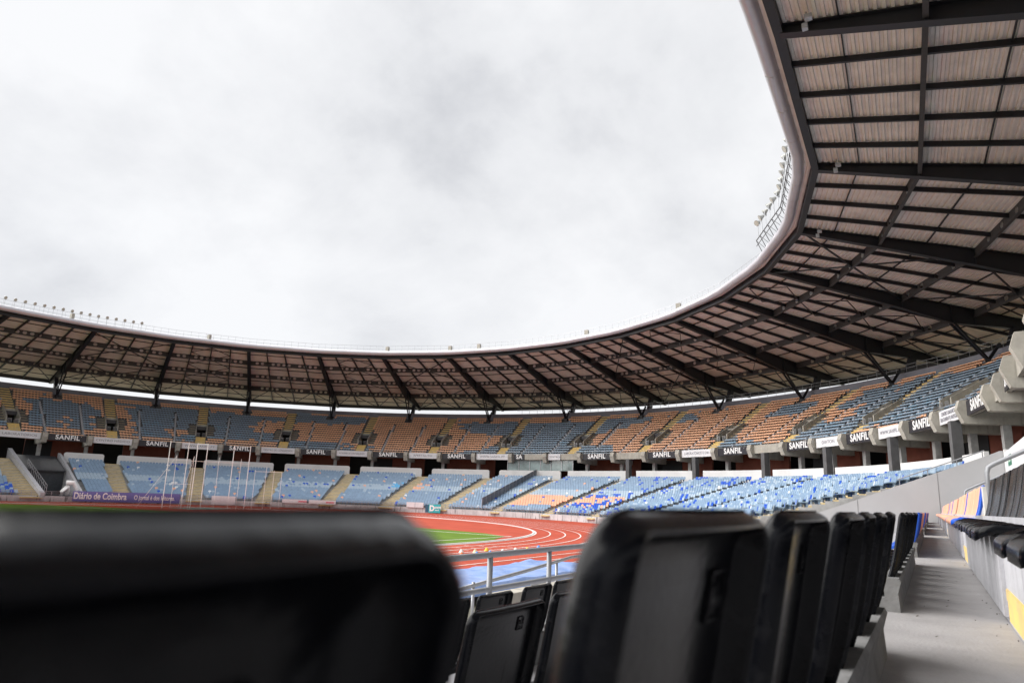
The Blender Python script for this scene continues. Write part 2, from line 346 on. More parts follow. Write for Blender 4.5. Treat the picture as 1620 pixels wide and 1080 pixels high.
def lower_color(t, k, j):
    u = h2(j, k, 3)
    cl = vnoise(t*0.9, k*0.55, 5)
    if t > 90: pb = 0.0+0.10*(cl > 0.80)+0.006
    elif t > 71.4: pb = 0.012+0.12*(cl > 0.80)
    elif t > 59.6: pb = 0.04+0.5*(cl > 0.68)
    elif t > 47: pb = 0.04+0.5*(cl > 0.70)
    else: pb = 0.03+0.35*(cl > 0.76)
    if t > 173.5: pb = 0.5 if k < 4 else 0.2
    if 62.5 < t < 70 and 3 <= k <= 4 and h2(int(t*2), k, 9) < 0.8: return 'bright blue'
    if 66 < t < 71 and 8 <= k <= 9: return 'bright blue' if u < 0.7 else 'faded orange'
    if u < pb: return 'bright blue'
    if 71.4 < t < 83.6 and 2 <= k <= 8: return 'faded orange' if (k > 2 or t > 78) and u < 0.985 else 'pale blue'
    if 59.6 < t < 71.4 and 3 <= k <= 8: return 'faded orange' if u < 0.80 and t > 60.5 else 'whitish blue'
    if 104 < t < 111 and 10 <= k <= 14 and vnoise(t*2, k, 8) > 0.5: return 'faded orange' if t < 107 else 'sky blue'
    v = h2(j, k, 11)
    if v > 0.988 and t > 59: return 'faded orange'
    if v < 0.006: return 'white'
    if t < 59.6 and vnoise(t*1.2, k*0.4, 21) > 0.55 and v > 0.4: return 'whitish blue'
    if t > 59 and 9 <= k <= 12 and v > 0.08: return 'whitish blue'
    if v > 0.96: return 'whitish blue'
    return 'pale blue'
UROW = 18
ur = lambda k: 66.4+0.72*k
uz = lambda k: 7.4+0.468*k+0.35
def upper_color(t, k, j):
    n = (vnoise(t*0.8, k*0.5, 31)-0.5)
    kk = k+n*1.5; tt = t+n*1.2+(h2(k, int(t/12.2), 77)-.5)*1.8; t = tt if abs(tt-t) < 0.9 else t+math.copysign(.9, tt-t)
    s = 'slate blue'; o = 'orange'
    c = o
    if t > 169.4: c = o if vnoise(t*0.4, k*0.3, 40) < 0.6 else s
    elif t > 157.3: c = s if (tt < 167.5 and kk < 14 and k > 2 and tt > 159.5-0.0*kk and not (kk < 8 and 162.6 < tt < 163.4)) else o
    elif t > 145.1:
        c = s if (tt < 154.5 or kk > 14.5) and k < 16 and kk > 1.2 else o
        if 146 < t < 150 and 3 < kk < 6: c = o
    elif t > 132.6: c = s if 2.6 < kk < 15 and not (t < 137.5 and 7 < kk < 12) else o
    elif t > 120.2: c = s if (kk < 3.2 and t > 122) or (12.5 < kk < 16.4 and t > 121) or (t > 130 and kk > 12) else o
    elif t > 107.9: c = s if (kk < 2.6 and t > 118.6) else o
    elif t > 96: c = s if (kk < 3 and t < 102.5+kk*-0.8) or (9 < kk < 15 and t < 99+kk*0.5) else o
    elif t > 83.6: c = s if k < 15 else o
    elif t > 71.4: c = s if (kk < 4 and t > 76+0.5*kk) or (kk > 5 and t > 84.5-(kk-5)*0.95 and k < 16) else o
    elif t > 59.6: c = s if (t > 68.5 and 12 <= kk < 15.5) or (k < 1 and t < 64) else o
    elif t > 47.5: c = s if (kk < 1.9 and t > 50) or (kk < 5 and t > 57) or (10.5 < kk < 15 and 51 < t < 56.5) else o
    elif t > 36.8: c = s if (1 <= k and kk < 5.5) or (kk > 10 and k < 16 and t < 44+0.5*(16-kk)) or (t < 42 and kk < 16 and kk > 5) else o
    elif t > 25.5: c = s if 2 < kk < 15 else o
    else:
        c = s if kk < 12 and not (4 < kk < 6 and t < 22) else o
    u = h2(j, k, 51)
    if u > 0.996: c = 'faded blue' if c == o else o
    if c == s and vnoise(t*0.7, k*0.9, 60) > 0.62: c = 'faded blue' if u < 0.5 and k < 9 else s
    return c
def wall_top(x): return max(-2.2, 0.2+0.387*(x+4.6)) if x < 2.77 else 3.05
def seat_spots(upper):
    S = []
    n = UROW if upper else LROW
    for k in range(n):
        r = ur(k) if upper else lr(k); dz = uz(k) if upper else lz(k); dz -= 0.0
        # arc part
        dth = math.degrees(0.5/r); j = 0; t = 7.0 if not upper else 0.3
        while t < 216:
            if (upper and t < 205) or (not upper and (t < 163.0 or t > 172.6) and t < 205):
                ok = True
                for v in VOM+([171.5] if not upper else []):
                    m = abs(t-v)*math.pi/180*r if t <= 180 else 99
                    lim = (1.35 if v > 90 else 1.1)
                    if not upper and v == 171.5: lim = 1.6
                    if upper:
                        lim = 1.02
                        if 68.6 < r < 72.6: lim = 2.3
                        if k < 14 and abs(abs(t-v)-3.7) < 0.21: ok = False
                    if m < lim: ok = False
                if upper:
                    for q in RAF:
                        if abs(t-q)*math.pi/180*r < 0.8 and r > 76.5: ok = False
                if ok: S.append((t, k, r, dz, j))
            t += dth if t <= 180 else 0.5
            j += 1
        if upper:
            t = -0.4; j = -1
            while t > -26:
                if abs(t-(-2)) > 1.0 or True: S.append((t, k, r, dz, j))
                t -= 0.5; j -= 1
    return S
def build_seats(upper):
    S = seat_spots(upper); info = []
    TV, TF = (TV1, TF1) if upper else (TV0, TF0)
    for (t, k, r, z, j) in S:
        if not upper: z = dip(z, t)
        x, y = ring(r, t); p = np.array([x, y, z+0.5]); X, Y = pxy(p) if np.dot(p, CF) > 1 else (-9, -9)
        vis = 0 < X < 1620 and 0 < Y < 1080
        if vis and not upper:
            q = p*45.15/p[1] if p[1] > 45.15 else p
            if q[0] < 4.2 and (q[2] < wall_top(q[0]) and q[0] > -14): vis = False
            if Y > 803 and X > 930: vis = False
        if vis and upper and X > 1583: vis = False
        if vis and upper:
            q = p*(1.0)   # hidden by the fascia of the near straight
            if p[0] > 4 and t < 14: vis = False if (X > 1560) else True
        c = (upper_color if upper else lower_color)(t, k, j)
        info.append((float(np.linalg.norm(p)) if vis else 1e9, t, k, r, z, j, c))
    order = sorted(range(len(info)), key=lambda i: info[i][0])
    single = set(i for i in order[:292] if info[i][0] < 1e8)
    cols = list(SEATC.keys())
    V = np.array(TV); nF = len(TF)
    def rotz(t): a = R_(min(max(t, 0), 180)); return np.array([[math.cos(a), -math.sin(a)], [math.sin(a), math.cos(a)]])
    allv = []; loops = []; mi = []; off = 0
    for i, (d, t, k, r, z, j, c) in enumerate(info):
        if i in single: continue
        x, y = ring(r, t); W = V.copy(); W[:, :2] = W[:, :2] @ rotz(t).T; W[:, 0] += x; W[:, 1] += y; W[:, 2] += z-(0.35 if upper else 0.0)
        allv.append(W)
        for f in TF: loops.append(tuple(q+off for q in f))
        mi += [cols.index(c)]*nF; off += len(V)
    me = bpy.data.meshes.new('seats'); me.from_pydata(np.concatenate(allv).tolist(), [], loops)
    for c in cols: me.materials.append(SEATC[c])
    me.polygons.foreach_set('material_index', mi); me.update()
    nm = 'upper_tier_seats' if upper else 'lower_bowl_seats'
    o = bpy.data.objects.new(nm, me); COL.objects.link(o)
    tag(o, 'rows of orange and slate blue seats filling the upper tier under the roof' if upper else 'rows of pale blue seats with orange and bright blue ones round the lower bowl', 'seats', kind='stuff')
    meshes = {}
    for i in sorted(single):
        d, t, k, r, z, j, c = info[i]
        if c not in meshes:
            m = bpy.data.meshes.new('seat_shell'); m.from_pydata(TV, [], TF); m.materials.append(SEATC[c]); m.update(); meshes[c] = m
        o = bpy.data.objects.new('upper_tier_seat' if upper else 'bowl_seat', meshes[c]); COL.objects.link(o)
        x, y = ring(r, t); o.location = (x, y, z-(0.35 if upper else 0.0)); o.rotation_euler = (0, 0, R_(min(max(t, 0), 180)))
        if upper:
            vs = sorted(VOM); st = sum(1 for v in vs if v < t)   # how many yellow stairs lie to the right
            if st == 0: where = '%s place right of rightmost stair' % ordn(max(1, int(round((vs[0]-t)*math.pi/180*r/0.5))-1))
            else: where = '%s place left of %s stair from right' % (ordn(max(1, int(round((t-vs[st-1])*math.pi/180*r/0.5))-1)), words(st))
            tag(o, '%s upper tier seat, row %d up, %s' % (c, k+1, where), 'seat', 'seats of the upper tier')
        else:
            tag(o, '%s seat, row %d up beyond grey side wall, %s place from wall' % (c, k+1, ordn(j+1)), 'seat', 'seats of the lower bowl')
    return len(single)
build_seats(False); build_seats(True)

# segregation fence across the lower bowl
mb = MB(); fe = empty('segregation_fence', pt(47, 87.3, lz(0)), 'grey sheet segregation fence climbing the lower bowl rows', 'fence')
P0 = pt(46.5, 87.2); P1 = pt(64.3, 88.4)
mb.hexa([P0+Vector((-.03, 0, lz(0))), P0+Vector((.03, 0, lz(0))), P1+Vector((.03, 0, 3.2)), P1+Vector((-.03, 0, 3.2)), P0+Vector((-.03, 0, lz(0)+1.75)), P0+Vector((.03, 0, lz(0)+1.75)), P1+Vector((.03, 0, 4.95)), P1+Vector((-.03, 0, 4.95))])
mb.build('panel', mat('fence_grey', (0.20, 0.22, 0.25), 0.6, var=0.2, scale=2), fe)
for i in range(16):
    mb = MB(); q = P0.lerp(P1, i/15); z = lz(0)+(3.2-lz(0))*i/15; mb.bar(q+Vector((0.05, -0.03, z)), q+Vector((0.05, -0.03, z+1.85)), 0.06, 0.06); mb.build('post', GALV, fe)

# recess at the far left with its walls, tarpaulin and rail
mb = MB()
def radial_wall(t, hw, prof, nm, m, label):
    mb = MB(); n = len(prof); e_ = et(t)
    a = [pt(r, t, z)-e_*hw for r, z in prof]; b = [pt(r, t, z)+e_*hw for r, z in prof]
    mb.add(a+b, [tuple(range(n)), tuple(range(2*n-1, n-1, -1))]+[(i, n+i, n+(i+1) % n, (i+1) % n) for i in range(n)])
    return tag(mb.build(nm, m), label, 'wall')
radial_wall(169.9, 0.28, [(45.9, ZT), (45.9, -1.5), (47.0, -1.2), (63.6, 4.3), (65.3, 4.9), (65.3, ZT)], 'ramp_wall', CONC_L, 'sloping grey wall beside the wide beige stair at the far left')
radial_wall(163.9, 0.18, [(45.9, ZT), (45.9, -1.4), (63.6, 4.25), (65.3, 4.6), (65.3, ZT)], 'ramp_wall', CONC_L, 'thin sloping wall between the black covered recess and blue seats')
tr = empty('covered_recess', pt(55, 167, ZT), 'black tarpaulin stretched over the recess at the far left', 'cover')
mb = MB(); mb.sweep([(56.5, 1.7), (57.5, 2.0), (65.2, 4.0), (65.2, 3.9), (56.5, 1.5)], trange(164.3, 169.4, 0.6)); mb.build('tarpaulin', TARP, tr)
mb = MB(); mb.sweep([(46.4, ZT), (46.4, -1.95), (57.0, -1.95), (57.0, ZT)], trange(164.3, 169.4)); mb.sweep([(57.0, ZT), (57.0, 1.75), (57.2, 1.75), (57.2, ZT)], trange(164.3, 169.4)); mb.build('pit', TARP, tr)
mb = MB(); prev = None
for i in range(13):
    r = 47.5+i*0.95; z = -1.0+(r-47.5)*0.33; q = pt(r, 168.9, z); mb.bar(pt(r, 168.9, z-0.9), q+Vector((0, 0, 0.5)), 0.05, 0.05)
    if prev is not None:
        mb.bar(prev+Vector((0, 0, .5)), q+Vector((0, 0, .5)), .05, .05); mb.bar(prev, q, .04, .04)
    prev = q
mb.build('railing', GALV, tr)
mb = MB(); c0 = pt(47.6, 165.6, -1.6); e_ = et(165.6)
mb.tube([c0-e_*1.1+Vector((0, 0, -.3)), c0-e_*1.1+Vector((0, 0, .6)), c0-e_*0.5+Vector((0, 0, 1.5)), c0+e_*0.4+Vector((0, 0, 1.5))], 0.34, 12)
mb.tube([c0-e_*0.1+Vector((-.3, 0, -.3)), c0-e_*0.1+Vector((-.3, 0, .4)), c0+e_*0.2+Vector((0, 0, .9)), c0+e_*0.8+Vector((0, 0, .2)), c0+e_*0.8+Vector((0, 0, -.3))], 0.28, 12)
tag(mb.build('duct_hose', WHITEM, smooth=True), 'fat white bent hose in the recess mouth at the far left', 'hose')

# ---------------------------------------------------------------- concourse
con = empty('concourse_wall', pt(71, 90, 3.1), 'red brown wall with dark openings along the concourse under the upper tier', 'wall')
vs = sorted(VOM)
prev = -30
for i, v in enumerate(vs+[215]):
    a, b = prev, (v-1.9 if v < 200 else 215)
    mb = MB(); mb.sweep([(69.4, 2.2), (69.4, 7.2), (69.7, 7.2), (69.7, 2.2)], trange(a, b)); mb.build('wall_panel', DARK if i == 0 else BRICK, con)
    # a dark shopfront beside some openings
    if i % 2 == 1:
        mb = MB(); mb.sweep([(69.32, 3.12), (69.32, 6.6), (69.36, 6.6), (69.36, 3.12)], trange(max(a, b-3.2), b)); mb.build('shutter', DARK, con)
    prev = v+1.9
mb = MB(); mb.sweep([(74, 3.0), (74, 8), (74.3, 8), (74.3, 3.0)], trange(-30, 215)); mb.build('back_wall', DARK, con)
mb = MB(); mb.sweep([(69.28, 4.6), (69.28, 6.4), (69.3, 6.4), (69.3, 4.6)], trange(-14, 9)); mb.build('shutter', DARK, con)
# pillars
i = 0
for t in BEAM:
    i += 1
    mb = MB(); rbox(mb, 66.7, 67.2, t, 0.27, 2.3, 6.9)
    tag(mb.build('concrete_pillar', CONC), 'slim concrete pillar on the concourse under the %s beam end from the left' % words(i) if i <= 20 else 'slim concrete pillar on the concourse under the %s beam end' % words(i), 'pillar', 'pillars along the concourse')
i = 0
for t in [71.4, 59.6, 47.5, 36.8, 25.5, 14.0]:
    i += 1
    mb = MB(); rbox(mb, 64.3, 65.0, t, 0.34, 2.4, 6.6, off=0.8)
    tag(mb.build('stair_pillar', CONC_D), 'thick grey pillar at the head of a lower stair, %s in its row from the left' % words(i), 'pillar', 'pillars at the stair heads')  # pillar shade below the fascia painted in with the darkened concrete
# glazed booth
bo = empty('commentary_booth', pt(65.2, 87.5, 4.8), 'glazed booth under the fascia at the middle of the curve', 'booth')
mb = MB(); mb.sweep([(65.3, 4.78), (65.3, 6.55), (65.36, 6.55), (65.36, 4.78)], trange(82.4, 94.0, 1)); mb.build('glass', GLASS, bo)
for t in (82.4, 84.4, 86.3, 88.2, 90.1, 92.0, 94.0):
    mb = MB(); rbox(mb, 65.22, 65.4, t, 0.05, 4.78, 6.55); mb.build('mullion', GALV, bo)

# ---------------------------------------------------------------- upper tier
upp = empty('upper_stand', pt(65, 90, 6.5), 'cantilevered concrete upper tier curving round the bowl', 'grandstand')
hwn = 0.85
def uprof(k0, k1, first, last):
    p = []
    for k in range(k0, k1+1): p += [(ur(k)-0.28, uz(k)-0.35), (ur(k)+0.44, uz(k)-0.35)]
    if first: p = [(64.95, 6.75), (64.95, 7.4)]+p
    if last: p = p+[(80.0, uz(UROW-1)-0.35)]
    # underside
    r1 = p[-1][0]; r0 = p[0][0]
    under = lambda r: 6.6 if r < 66 else 6.6+(r-66)*0.62
    p = p+[(r1, max(under(r1)-0.2, 6.6)), (r0, under(r0) if not first else 6.6)]
    return p
K0, K1 = 4, 8   # rows interrupted by a vomitory
mb = MB(); prev = -60
for v in vs+[None]:
    if v is None: mb.sweep(uprof(0, UROW-1, True, True), trange(prev, 215)); break
    d = math.degrees(hwn/70.5)
    mb.sweep(uprof(0, UROW-1, True, True), trange(prev, v-d)); mb.sweep(uprof(0, K0-1, True, False), [v-d, v+d]); mb.sweep(uprof(K1+1, UROW-1, False, True), [v-d, v+d])
    prev = v+d
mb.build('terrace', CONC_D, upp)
for v in VOM:
  # vomitory
  mb = MB(); zf = uz(K0-1)-0.35
  rbox(mb, ur(K0)-0.29, ur(K1)+0.45, v, hwn-0.02, zf-0.15, zf)
  rbox(mb, ur(K1)+0.30, ur(K1)+0.5, v, hwn+0.12, zf, uz(K1+1)-0.30)
  rbox(mb, ur(K1)-0.9, ur(K1)+0.4, v, hwn+0.1, zf+2.1, zf+2.35)
  for s_ in (-1, 1):
      e_ = et(v)*(s_*(hwn+0.09)); a = pt(ur(K0)-0.1, v)+e_; b = pt(ur(K1)+0.62, v)+e_; h_ = et(v)*0.09
      za, zb = uz(K0)-0.35+0.85, uz(K1)-0.35+1.0
      mb.hexa([a-h_+Vector((0, 0, zf-.1)), b-h_+Vector((0, 0, zf-.1)), b+h_+Vector((0, 0, zf-.1)), a+h_+Vector((0, 0, zf-.1)), a-h_+Vector((0, 0, za)), b-h_+Vector((0, 0, zb)), b+h_+Vector((0, 0, zb)), a+h_+Vector((0, 0, za))])
  vo = mb.build('vomitory', CONC_B, upp)
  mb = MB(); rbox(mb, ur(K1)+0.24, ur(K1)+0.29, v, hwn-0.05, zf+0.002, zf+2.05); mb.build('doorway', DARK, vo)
  if v > 60:
      mb = MB(); rbox(mb, ur(K1)-0.98, ur(K1)-0.91, v, hwn+0.05, zf+1.75, zf+2.4); mb.build('sign_panel', BOARD_K, vo)
  mb = MB()
  for s_ in (-1, 1):
      for q in range(4):
          e_ = et(v)*(s_*(0.25+q*0.18)); mb.bar(pt(ur(K0)-0.25, v, zf)+e_, pt(ur(K0)-0.25, v, zf+1.0)+e_, .04, .04)
      mb.bar(pt(ur(K0)-0.25, v, zf+1)+et(v)*(s_*0.22), pt(ur(K0)-0.25, v, zf+1)+et(v)*(s_*0.82), .04, .04)
      a = pt(ur(K0)-0.1, v, uz(K0)-0.35+1.1)+et(v)*(s_*(hwn+.09)); b = pt(ur(K1)+0.6, v, uz(K1)-0.35+1.25)+et(v)*(s_*(hwn+.09)); mb.bar(a, b, .05, .05)
  mb.build('railing', GALV, vo)
  for kk_ in (list(range(0, K0)), list(range(K1+1, UROW))):
    mb = MB()
    for k in kk_:
        z = uz(k)-0.35
        rbox(mb, ur(k)+0.08, ur(k)+0.44, v, 0.85, z-0.05, z+0.235); rbox(mb, ur(k)-0.283, ur(k)+0.08, v, 0.849, z-0.05, z+0.006)
        if k > 0 and k not in (K1+1,): rbox(mb, ur(k)-0.285, ur(k)-0.2, v, 0.848, z-0.24, z+0.004)
    mb.build('stair', YEL, upp)
  for s_ in (-1, 1):
    mb = MB()
    for k in range(0, 14): z = uz(k)-0.35; rbox(mb, ur(k)-0.285, ur(k)+0.1, v+s_*3.7, 0.15, z-0.3, z+0.2); rbox(mb, ur(k)+0.1, ur(k)+0.44, v+s_*3.7, 0.151, z-0.1, z+0.012)
    mb.build('narrow_step', CONC_L, upp)
    mb = MB()
    for k in range(K0, K1+1): rbox(mb, ur(k)-0.285, ur(k)+0.435, v, 0.55, uz(k)-0.9, uz(k)-0.30, off=s_*(1.6))
    mb.build('landing', YELB, upp)
mb = MB(); mb.sweep([(79.7, 15.0), (79.7, 16.75), (80.0, 16.75), (80.0, 15.0)], trange(-60, 215)); mb.build('rear_wall', mat('rear_wall_grey', (0.22, 0.23, 0.27), 0.8, var=0.2, scale=0.6), upp)
mb = MB()
for t in np.arange(-24, 98, 1.2):
    if t < 0 or True: mb.bar(pt(79.85, float(t), 16.75), pt(79.85, float(t), 17.75), .04, .04)
for z in (17.3, 17.72): mb.sweep([(79.83, z), (79.83, z+.04), (79.87, z+.04), (79.87, z)], trange(-24, 98))
mb.build('rear_railing', RAILG, upp)
# front coping and rail
mb = MB(); mb.sweep([(64.72, 6.62), (64.72, 7.66), (64.94, 7.66), (64.94, 6.62)], trange(-50, 215)); mb.build('fascia', CONC_B, upp)
mb = MB()
mb.sweep([(64.86, 7.98), (64.86, 8.02), (64.9, 8.02), (64.9, 7.98)], trange(-24, 190))
for t in np.arange(-24, 190, 1.6): mb.bar(pt(64.88, float(t), 7.66), pt(64.88, float(t), 8.0), .035, .035)
mb.build('front_rail', GALV, upp)
# beam ends
for t in BEAM:
    prof = [(64.25, 7.72), (64.05, 7.1), (64.42, 6.15), (64.6, 6.08), (70.5, 5.95), (70.5, 6.9), (66.0, 7.3), (65.0, 7.74)]
    mb = MB(); e_ = et(t)*0.36; n = len(prof)
    a = [pt(r, t, z)-e_ for r, z in prof]; b = [pt(r, t, z)+e_ for r, z in prof]
    mb.add(a+b, [tuple(range(n)), tuple(range(2*n-1, n-1, -1))]+[(i, n+i, n+(i+1) % n, (i+1) % n) for i in range(n)])
    mb.build('beam_end', CONC_B, upp)
# boards
def text(body, size, loc, X, Y, m, parent, align='CENTER', bold=0.0, sx=1.0, space=1.0, depth=0.01):
    c = bpy.data.curves.new('lettering', 'FONT'); c.body = body; c.size = size; c.align_x = align; c.align_y = 'CENTER'; c.extrude = depth; c.offset = bold; c.space_character = space
    c.materials.append(m); o = bpy.data.objects.new('lettering', c); COL.objects.link(o)
    X = Vector(X).normalized(); Y = Vector(Y).normalized(); Z = X.cross(Y)
    M = Matrix(((X.x*sx, Y.x, Z.x, loc[0]), (X.y*sx, Y.y, Z.y, loc[1]), (X.z*sx, Y.z, Z.z, loc[2]), (0, 0, 0, 1)))
    if parent: o.parent = parent; o.matrix_parent_inverse = parent.matrix_world.inverted()
    o.matrix_world = M; return o
SEQ = ['K', 'W:DIATON', 'K', 'W:WWW.SANFIL.PT', 'K', 'W:SANFIL CENTRO MÉDICO', 'K', 'W:CENTRO DE CONGRESSOS', 'K', 'W:APERTALITO', 'K', 'W:WWW.SANFIL.PT', 'H', 'P:SANFIL', 'K', None, 'K', 'W:LABORATÓRIOS D.DIN', 'K', None, 'K', 'W:DIATON', 'K', 'W:WWW.SANFIL.PT', 'K', 'W:CENTRO DIAGNÓSTICO\nTRATAMENTO INTEGRADO', 'K', None, 'W:DIATON', 'K', 'W:SANFIL CENTRO', 'K', 'W:DIATON']
# first board left of the first beam
segs = list(zip(BEAM[:-1], BEAM[1:]))
segs = [(BEAM[0]+0.01+5.9, BEAM[0])]+segs
SEQ = ['K', 'W:LABORATÓRIOS', 'K', 'W:CENTRO MÉDICO', 'K', 'W:WWW.SANFIL.PT', 'K', 'W:CENTRO DE CONGRESSOS', 'K', 'W:ACADEMIA DE CONTABILIDADE', 'K', 'W:APERTALITO', 'K', 'W:WWW.SANFIL.PT', 'H', 'P:CENTRO', 'K', None, 'K', 'W:LABORATÓRIOS D.DIN', 'K', None, 'K', 'W:DIATON', 'K', 'W:WWW.SANFIL.PT', 'K', 'W:CENTRO DIAGNÓSTICO\nTRATAMENTO INTEGRADO', 'K', None, 'K', None, 'W:CENTRO MÉDICO', 'K', 'K']
nk = 0; nw = 0
for (b_, a_), kind in zip(segs, SEQ):
    if kind is None: continue
    t0, t1 = a_, b_
    A = pt(64.62, t0); B = pt(64.62, t1)
    d = (B-A).normalized(); A = A+d*0.55; B = B-d*0.55; L = (B-A).length
    X = (A-B).normalized(); Zn = X.cross(Vector((0, 0, 1)))      # towards the pitch
    if kind == 'H': A, B = B-(B-A)*0.36, B
    if kind.startswith('P'): A, B = B-(B-A)*0.42, B
    mid = (A+B)/2; n_ = Zn
    mb = MB(); z0, z1 = 6.60, 7.62
    mb.hexa([A+Vector((0, 0, z0)), B+Vector((0, 0, z0)), B-n_*0.06+Vector((0, 0, z0)), A-n_*0.06+Vector((0, 0, z0)), A+Vector((0, 0, z1)), B+Vector((0, 0, z1)), B-n_*0.06+Vector((0, 0, z1)), A-n_*0.06+Vector((0, 0, z1))])
    black = kind in ('K', 'H')
    if black: nk += 1; lab = 'black fascia board with white letters, %s black one from the left' % words(nk)
    else: nw += 1; lab = 'white fascia board with thin grey letters, %s white one from the left' % words(nw)
    o = mb.build('advertising_board', BOARD_K if black else BOARD_W); tag(o, lab, 'advertising board', 'boards on the upper tier fascia')
    loc = mid+n_*0.012+Vector((0, 0, 7.12))
    if kind == 'K': text('SANFIL', 1.02, loc, X, (0, 0, 1), TXTW, o, bold=0.03, sx=min(1.0, 0.23*L), space=1.12); text('•', 0.3, loc-X*0+X*(L*0.36)+Vector((0, 0, 0.3)), X, (0, 0, 1), TXTW, o)
    elif kind == 'H': text('SA', 1.02, loc+X*0.1, X, (0, 0, 1), TXTW, o, bold=0.03, space=1.1)
    else:
        s = kind[2:]; sz = 0.5 if '\n' not in s else 0.42
        text(s, sz, loc, X, (0, 0, 1), TXTG, o, sx=min(1.25, L*(0.42 if kind[0] == 'P' else 1)*0.85/(0.62*sz*max(len(q) for q in s.split('\n')))), space=1.05)

# ---------------------------------------------------------------- roof
roof = empty('stadium_roof', pt(85, 90, 18), 'dark steel and brown sheet roof ringing the bowl with a pale edge tube', 'roof')
KN = sorted(RAF)
def lerp_knots(r, t):
    i = max(0, min(len(KN)-2, int(np.searchsorted(KN, t, side='right'))-1))
    a, b = KN[i], KN[i+1]; f = (t-a)/(b-a); p = pt(r, a).lerp(pt(r, b), f); return p
RI, RO = 54.9, 86.2
def zout(t): return 18.95
def zs(r, t): return 24.55+(zout(t)-24.55)*(r-54.7)/31.3
def rp(r, t, dz=0.0): p = lerp_knots(r, t); p.z = zs(r, t)+dz; return p
n_rib = 84
prof_r = []
for i in range(n_rib):
    r0 = RI+(RO-RI)*i/n_rib; w_ = (RO-RI)/n_rib
    prof_r += [(r0, 0.0), (r0+w_*0.42, 0.0), (r0+w_*0.5, 0.10), (r0+w_*0.92, 0.10)]
for a, b in zip(KN[:-1], KN[1:]):
    mb = MB(); n = len(prof_r); T = [a, (a+b)/2, b]
    vs_ = []
    for t in T:
        for r, dz in prof_r: vs_.append(rp(r, t, dz))
    fs = []; 
    fs2 = []
    for i in range(len(T)-1):
        for j in range(n-1):
            (fs if prof_r[j][0] < 77.6 else fs2).append((i*n+j, i*n+j+1, (i+1)*n+j+1, (i+1)*n+j))
    mb.add(vs_, fs, 0)
    o_ = len(mb.v)-len(vs_); mb.f += [tuple(q+o_ for q in f) for f in fs2]; mb.mi += [1]*len(fs2)
    # weather skin
    mb.add([rp(RI, a, .3), rp(RO, a, .3), rp(RO, b, .3), rp(RI, b, .3)], [(0, 1, 2, 3)], 2)
    mb.build('roof_sheet', [SOFF, SOFFL, GALV], roof, fix=False)
    # secondary radial beams
    nsub = 5 if b <= 7 else 4
    for s_ in range(1, nsub):
        t = a+(b-a)*s_/nsub; m2 = MB(); m2.bar(rp(RI+0.6, t, -.2), rp(RO-0.3, t, -.2), 0.16, 0.34); m2.build('purlin', STEEL, roof)
    # thin ring purlins
    m2 = MB()
    for r in (58.6, 65.9, 73.3, 79.5, 83.0): m2.bar(rp(r, a, -.1), rp(r, b, -.1), 0.07, 0.12)
    m2.build('sheeting_rail', STEEL, roof)
    # castellated ring girders
    for r in (62.2, 69.6, 77.0):
        m2 = MB(); A = rp(r, a, -.35); B = rp(r, b, -.35); L = (B-A).length; nc = int(L/0.95); ux = (B-A)/nc; uzv = Vector((0, 0, 1)); hh = 0.42
        m2.bar(A+uzv*hh, B+uzv*hh, 0.26, 0.06); m2.bar(A-uzv*hh, B-uzv*hh, 0.26, 0.06)
        for i in range(nc):
            o = A+ux*i; P = lambda u, z: o+ux*u+uzv*(z*hh)
            if (i % 5) in (0,) or i in (0, nc-1) or a < 55 and (i % 3):
                m2.add([P(0, -1), P(1, -1), P(1, 1), P(0, 1)], [(0, 1, 2, 3)])
            else:
                hx = [P(.18, 0), P(.32, -.55), P(.68, -.55), P(.82, 0), P(.68, .55), P(.32, .55)]
                m2.add([P(0, -1), P(1, -1), P(1, 0), P(1, 1), P(0, 1), P(0, 0)]+hx, [(0, 1, 8, 7), (1, 2, 9, 8), (2, 3, 10, 9), (3, 4, 11, 10), (4, 5, 6, 11), (5, 0, 7, 6)])
        m2.build('ring_girder', STEEL2, roof, fix=False)
    # edge members
    m2 = MB(); m2.bar(rp(55.75, a, -.25), rp(55.75, b, -.25), 0.45, 0.7); m2.build('edge_beam', STEEL, roof)
    m2 = MB(); m2.bar(rp(RO, a, -.15), rp(RO, b, -.15), 0.35, 0.95); m2.build('eaves_beam', STEEL2, roof)
idx = 0
for a, b in zip(KN[:-1], KN[1:]):
    idx += 1; m2 = MB()
    if b <= 7.5: continue
    mid_ = (a+b)/2
    kind = 1 if any(q[0] < mid_ < q[1] for q in ((19.8, 31), (65.9, 77.6), (101.9, 114.6), (151.5, 163.6), (175, 188))) else 2 if any(q[0] < mid_ < q[1] for q in ((31, 42.3), (54, 65.9), (114.6, 126.7), (139.1, 151.5))) else 0
    rr = [56.2, 62.2, 69.6, 77.0, 85.8]
    T = [a+(b-a)*i/4 for i in range(5)]
    if kind == 1:
        for r0, r1 in ((56.2, 69.6), (69.6, 85.6)):
            m2.bar(rp(r0, a, -.55), rp(r1, b, -.55), .13, .13); m2.bar(rp(r0, b, -.56), rp(r1, a, -.56), .13, .13)
    elif kind == 2:
        for r0, r1 in ((56.4, 62.2), (62.2, 69.6), (69.6, 77.0)):
            rm = (r0+r1)/2
            for s_, e2 in ((1, 2), (3, 2)):
                m2.bar(rp(rm, T[s_], -.5), rp(r0, T[e2], -.5), .09, .09); m2.bar(rp(rm, T[s_], -.5), rp(r1, T[e2], -.5), .09, .09)
    for s_ in range(4):
        r0, r1 = (77.2, 85.6) if s_ % 2 else (85.6, 77.2)
        m2.bar(rp(r0, T[s_], -.5), rp(r1, T[s_+1], -.5), .11, .11)
    m2.build('cross_bracing', STEEL, roof)
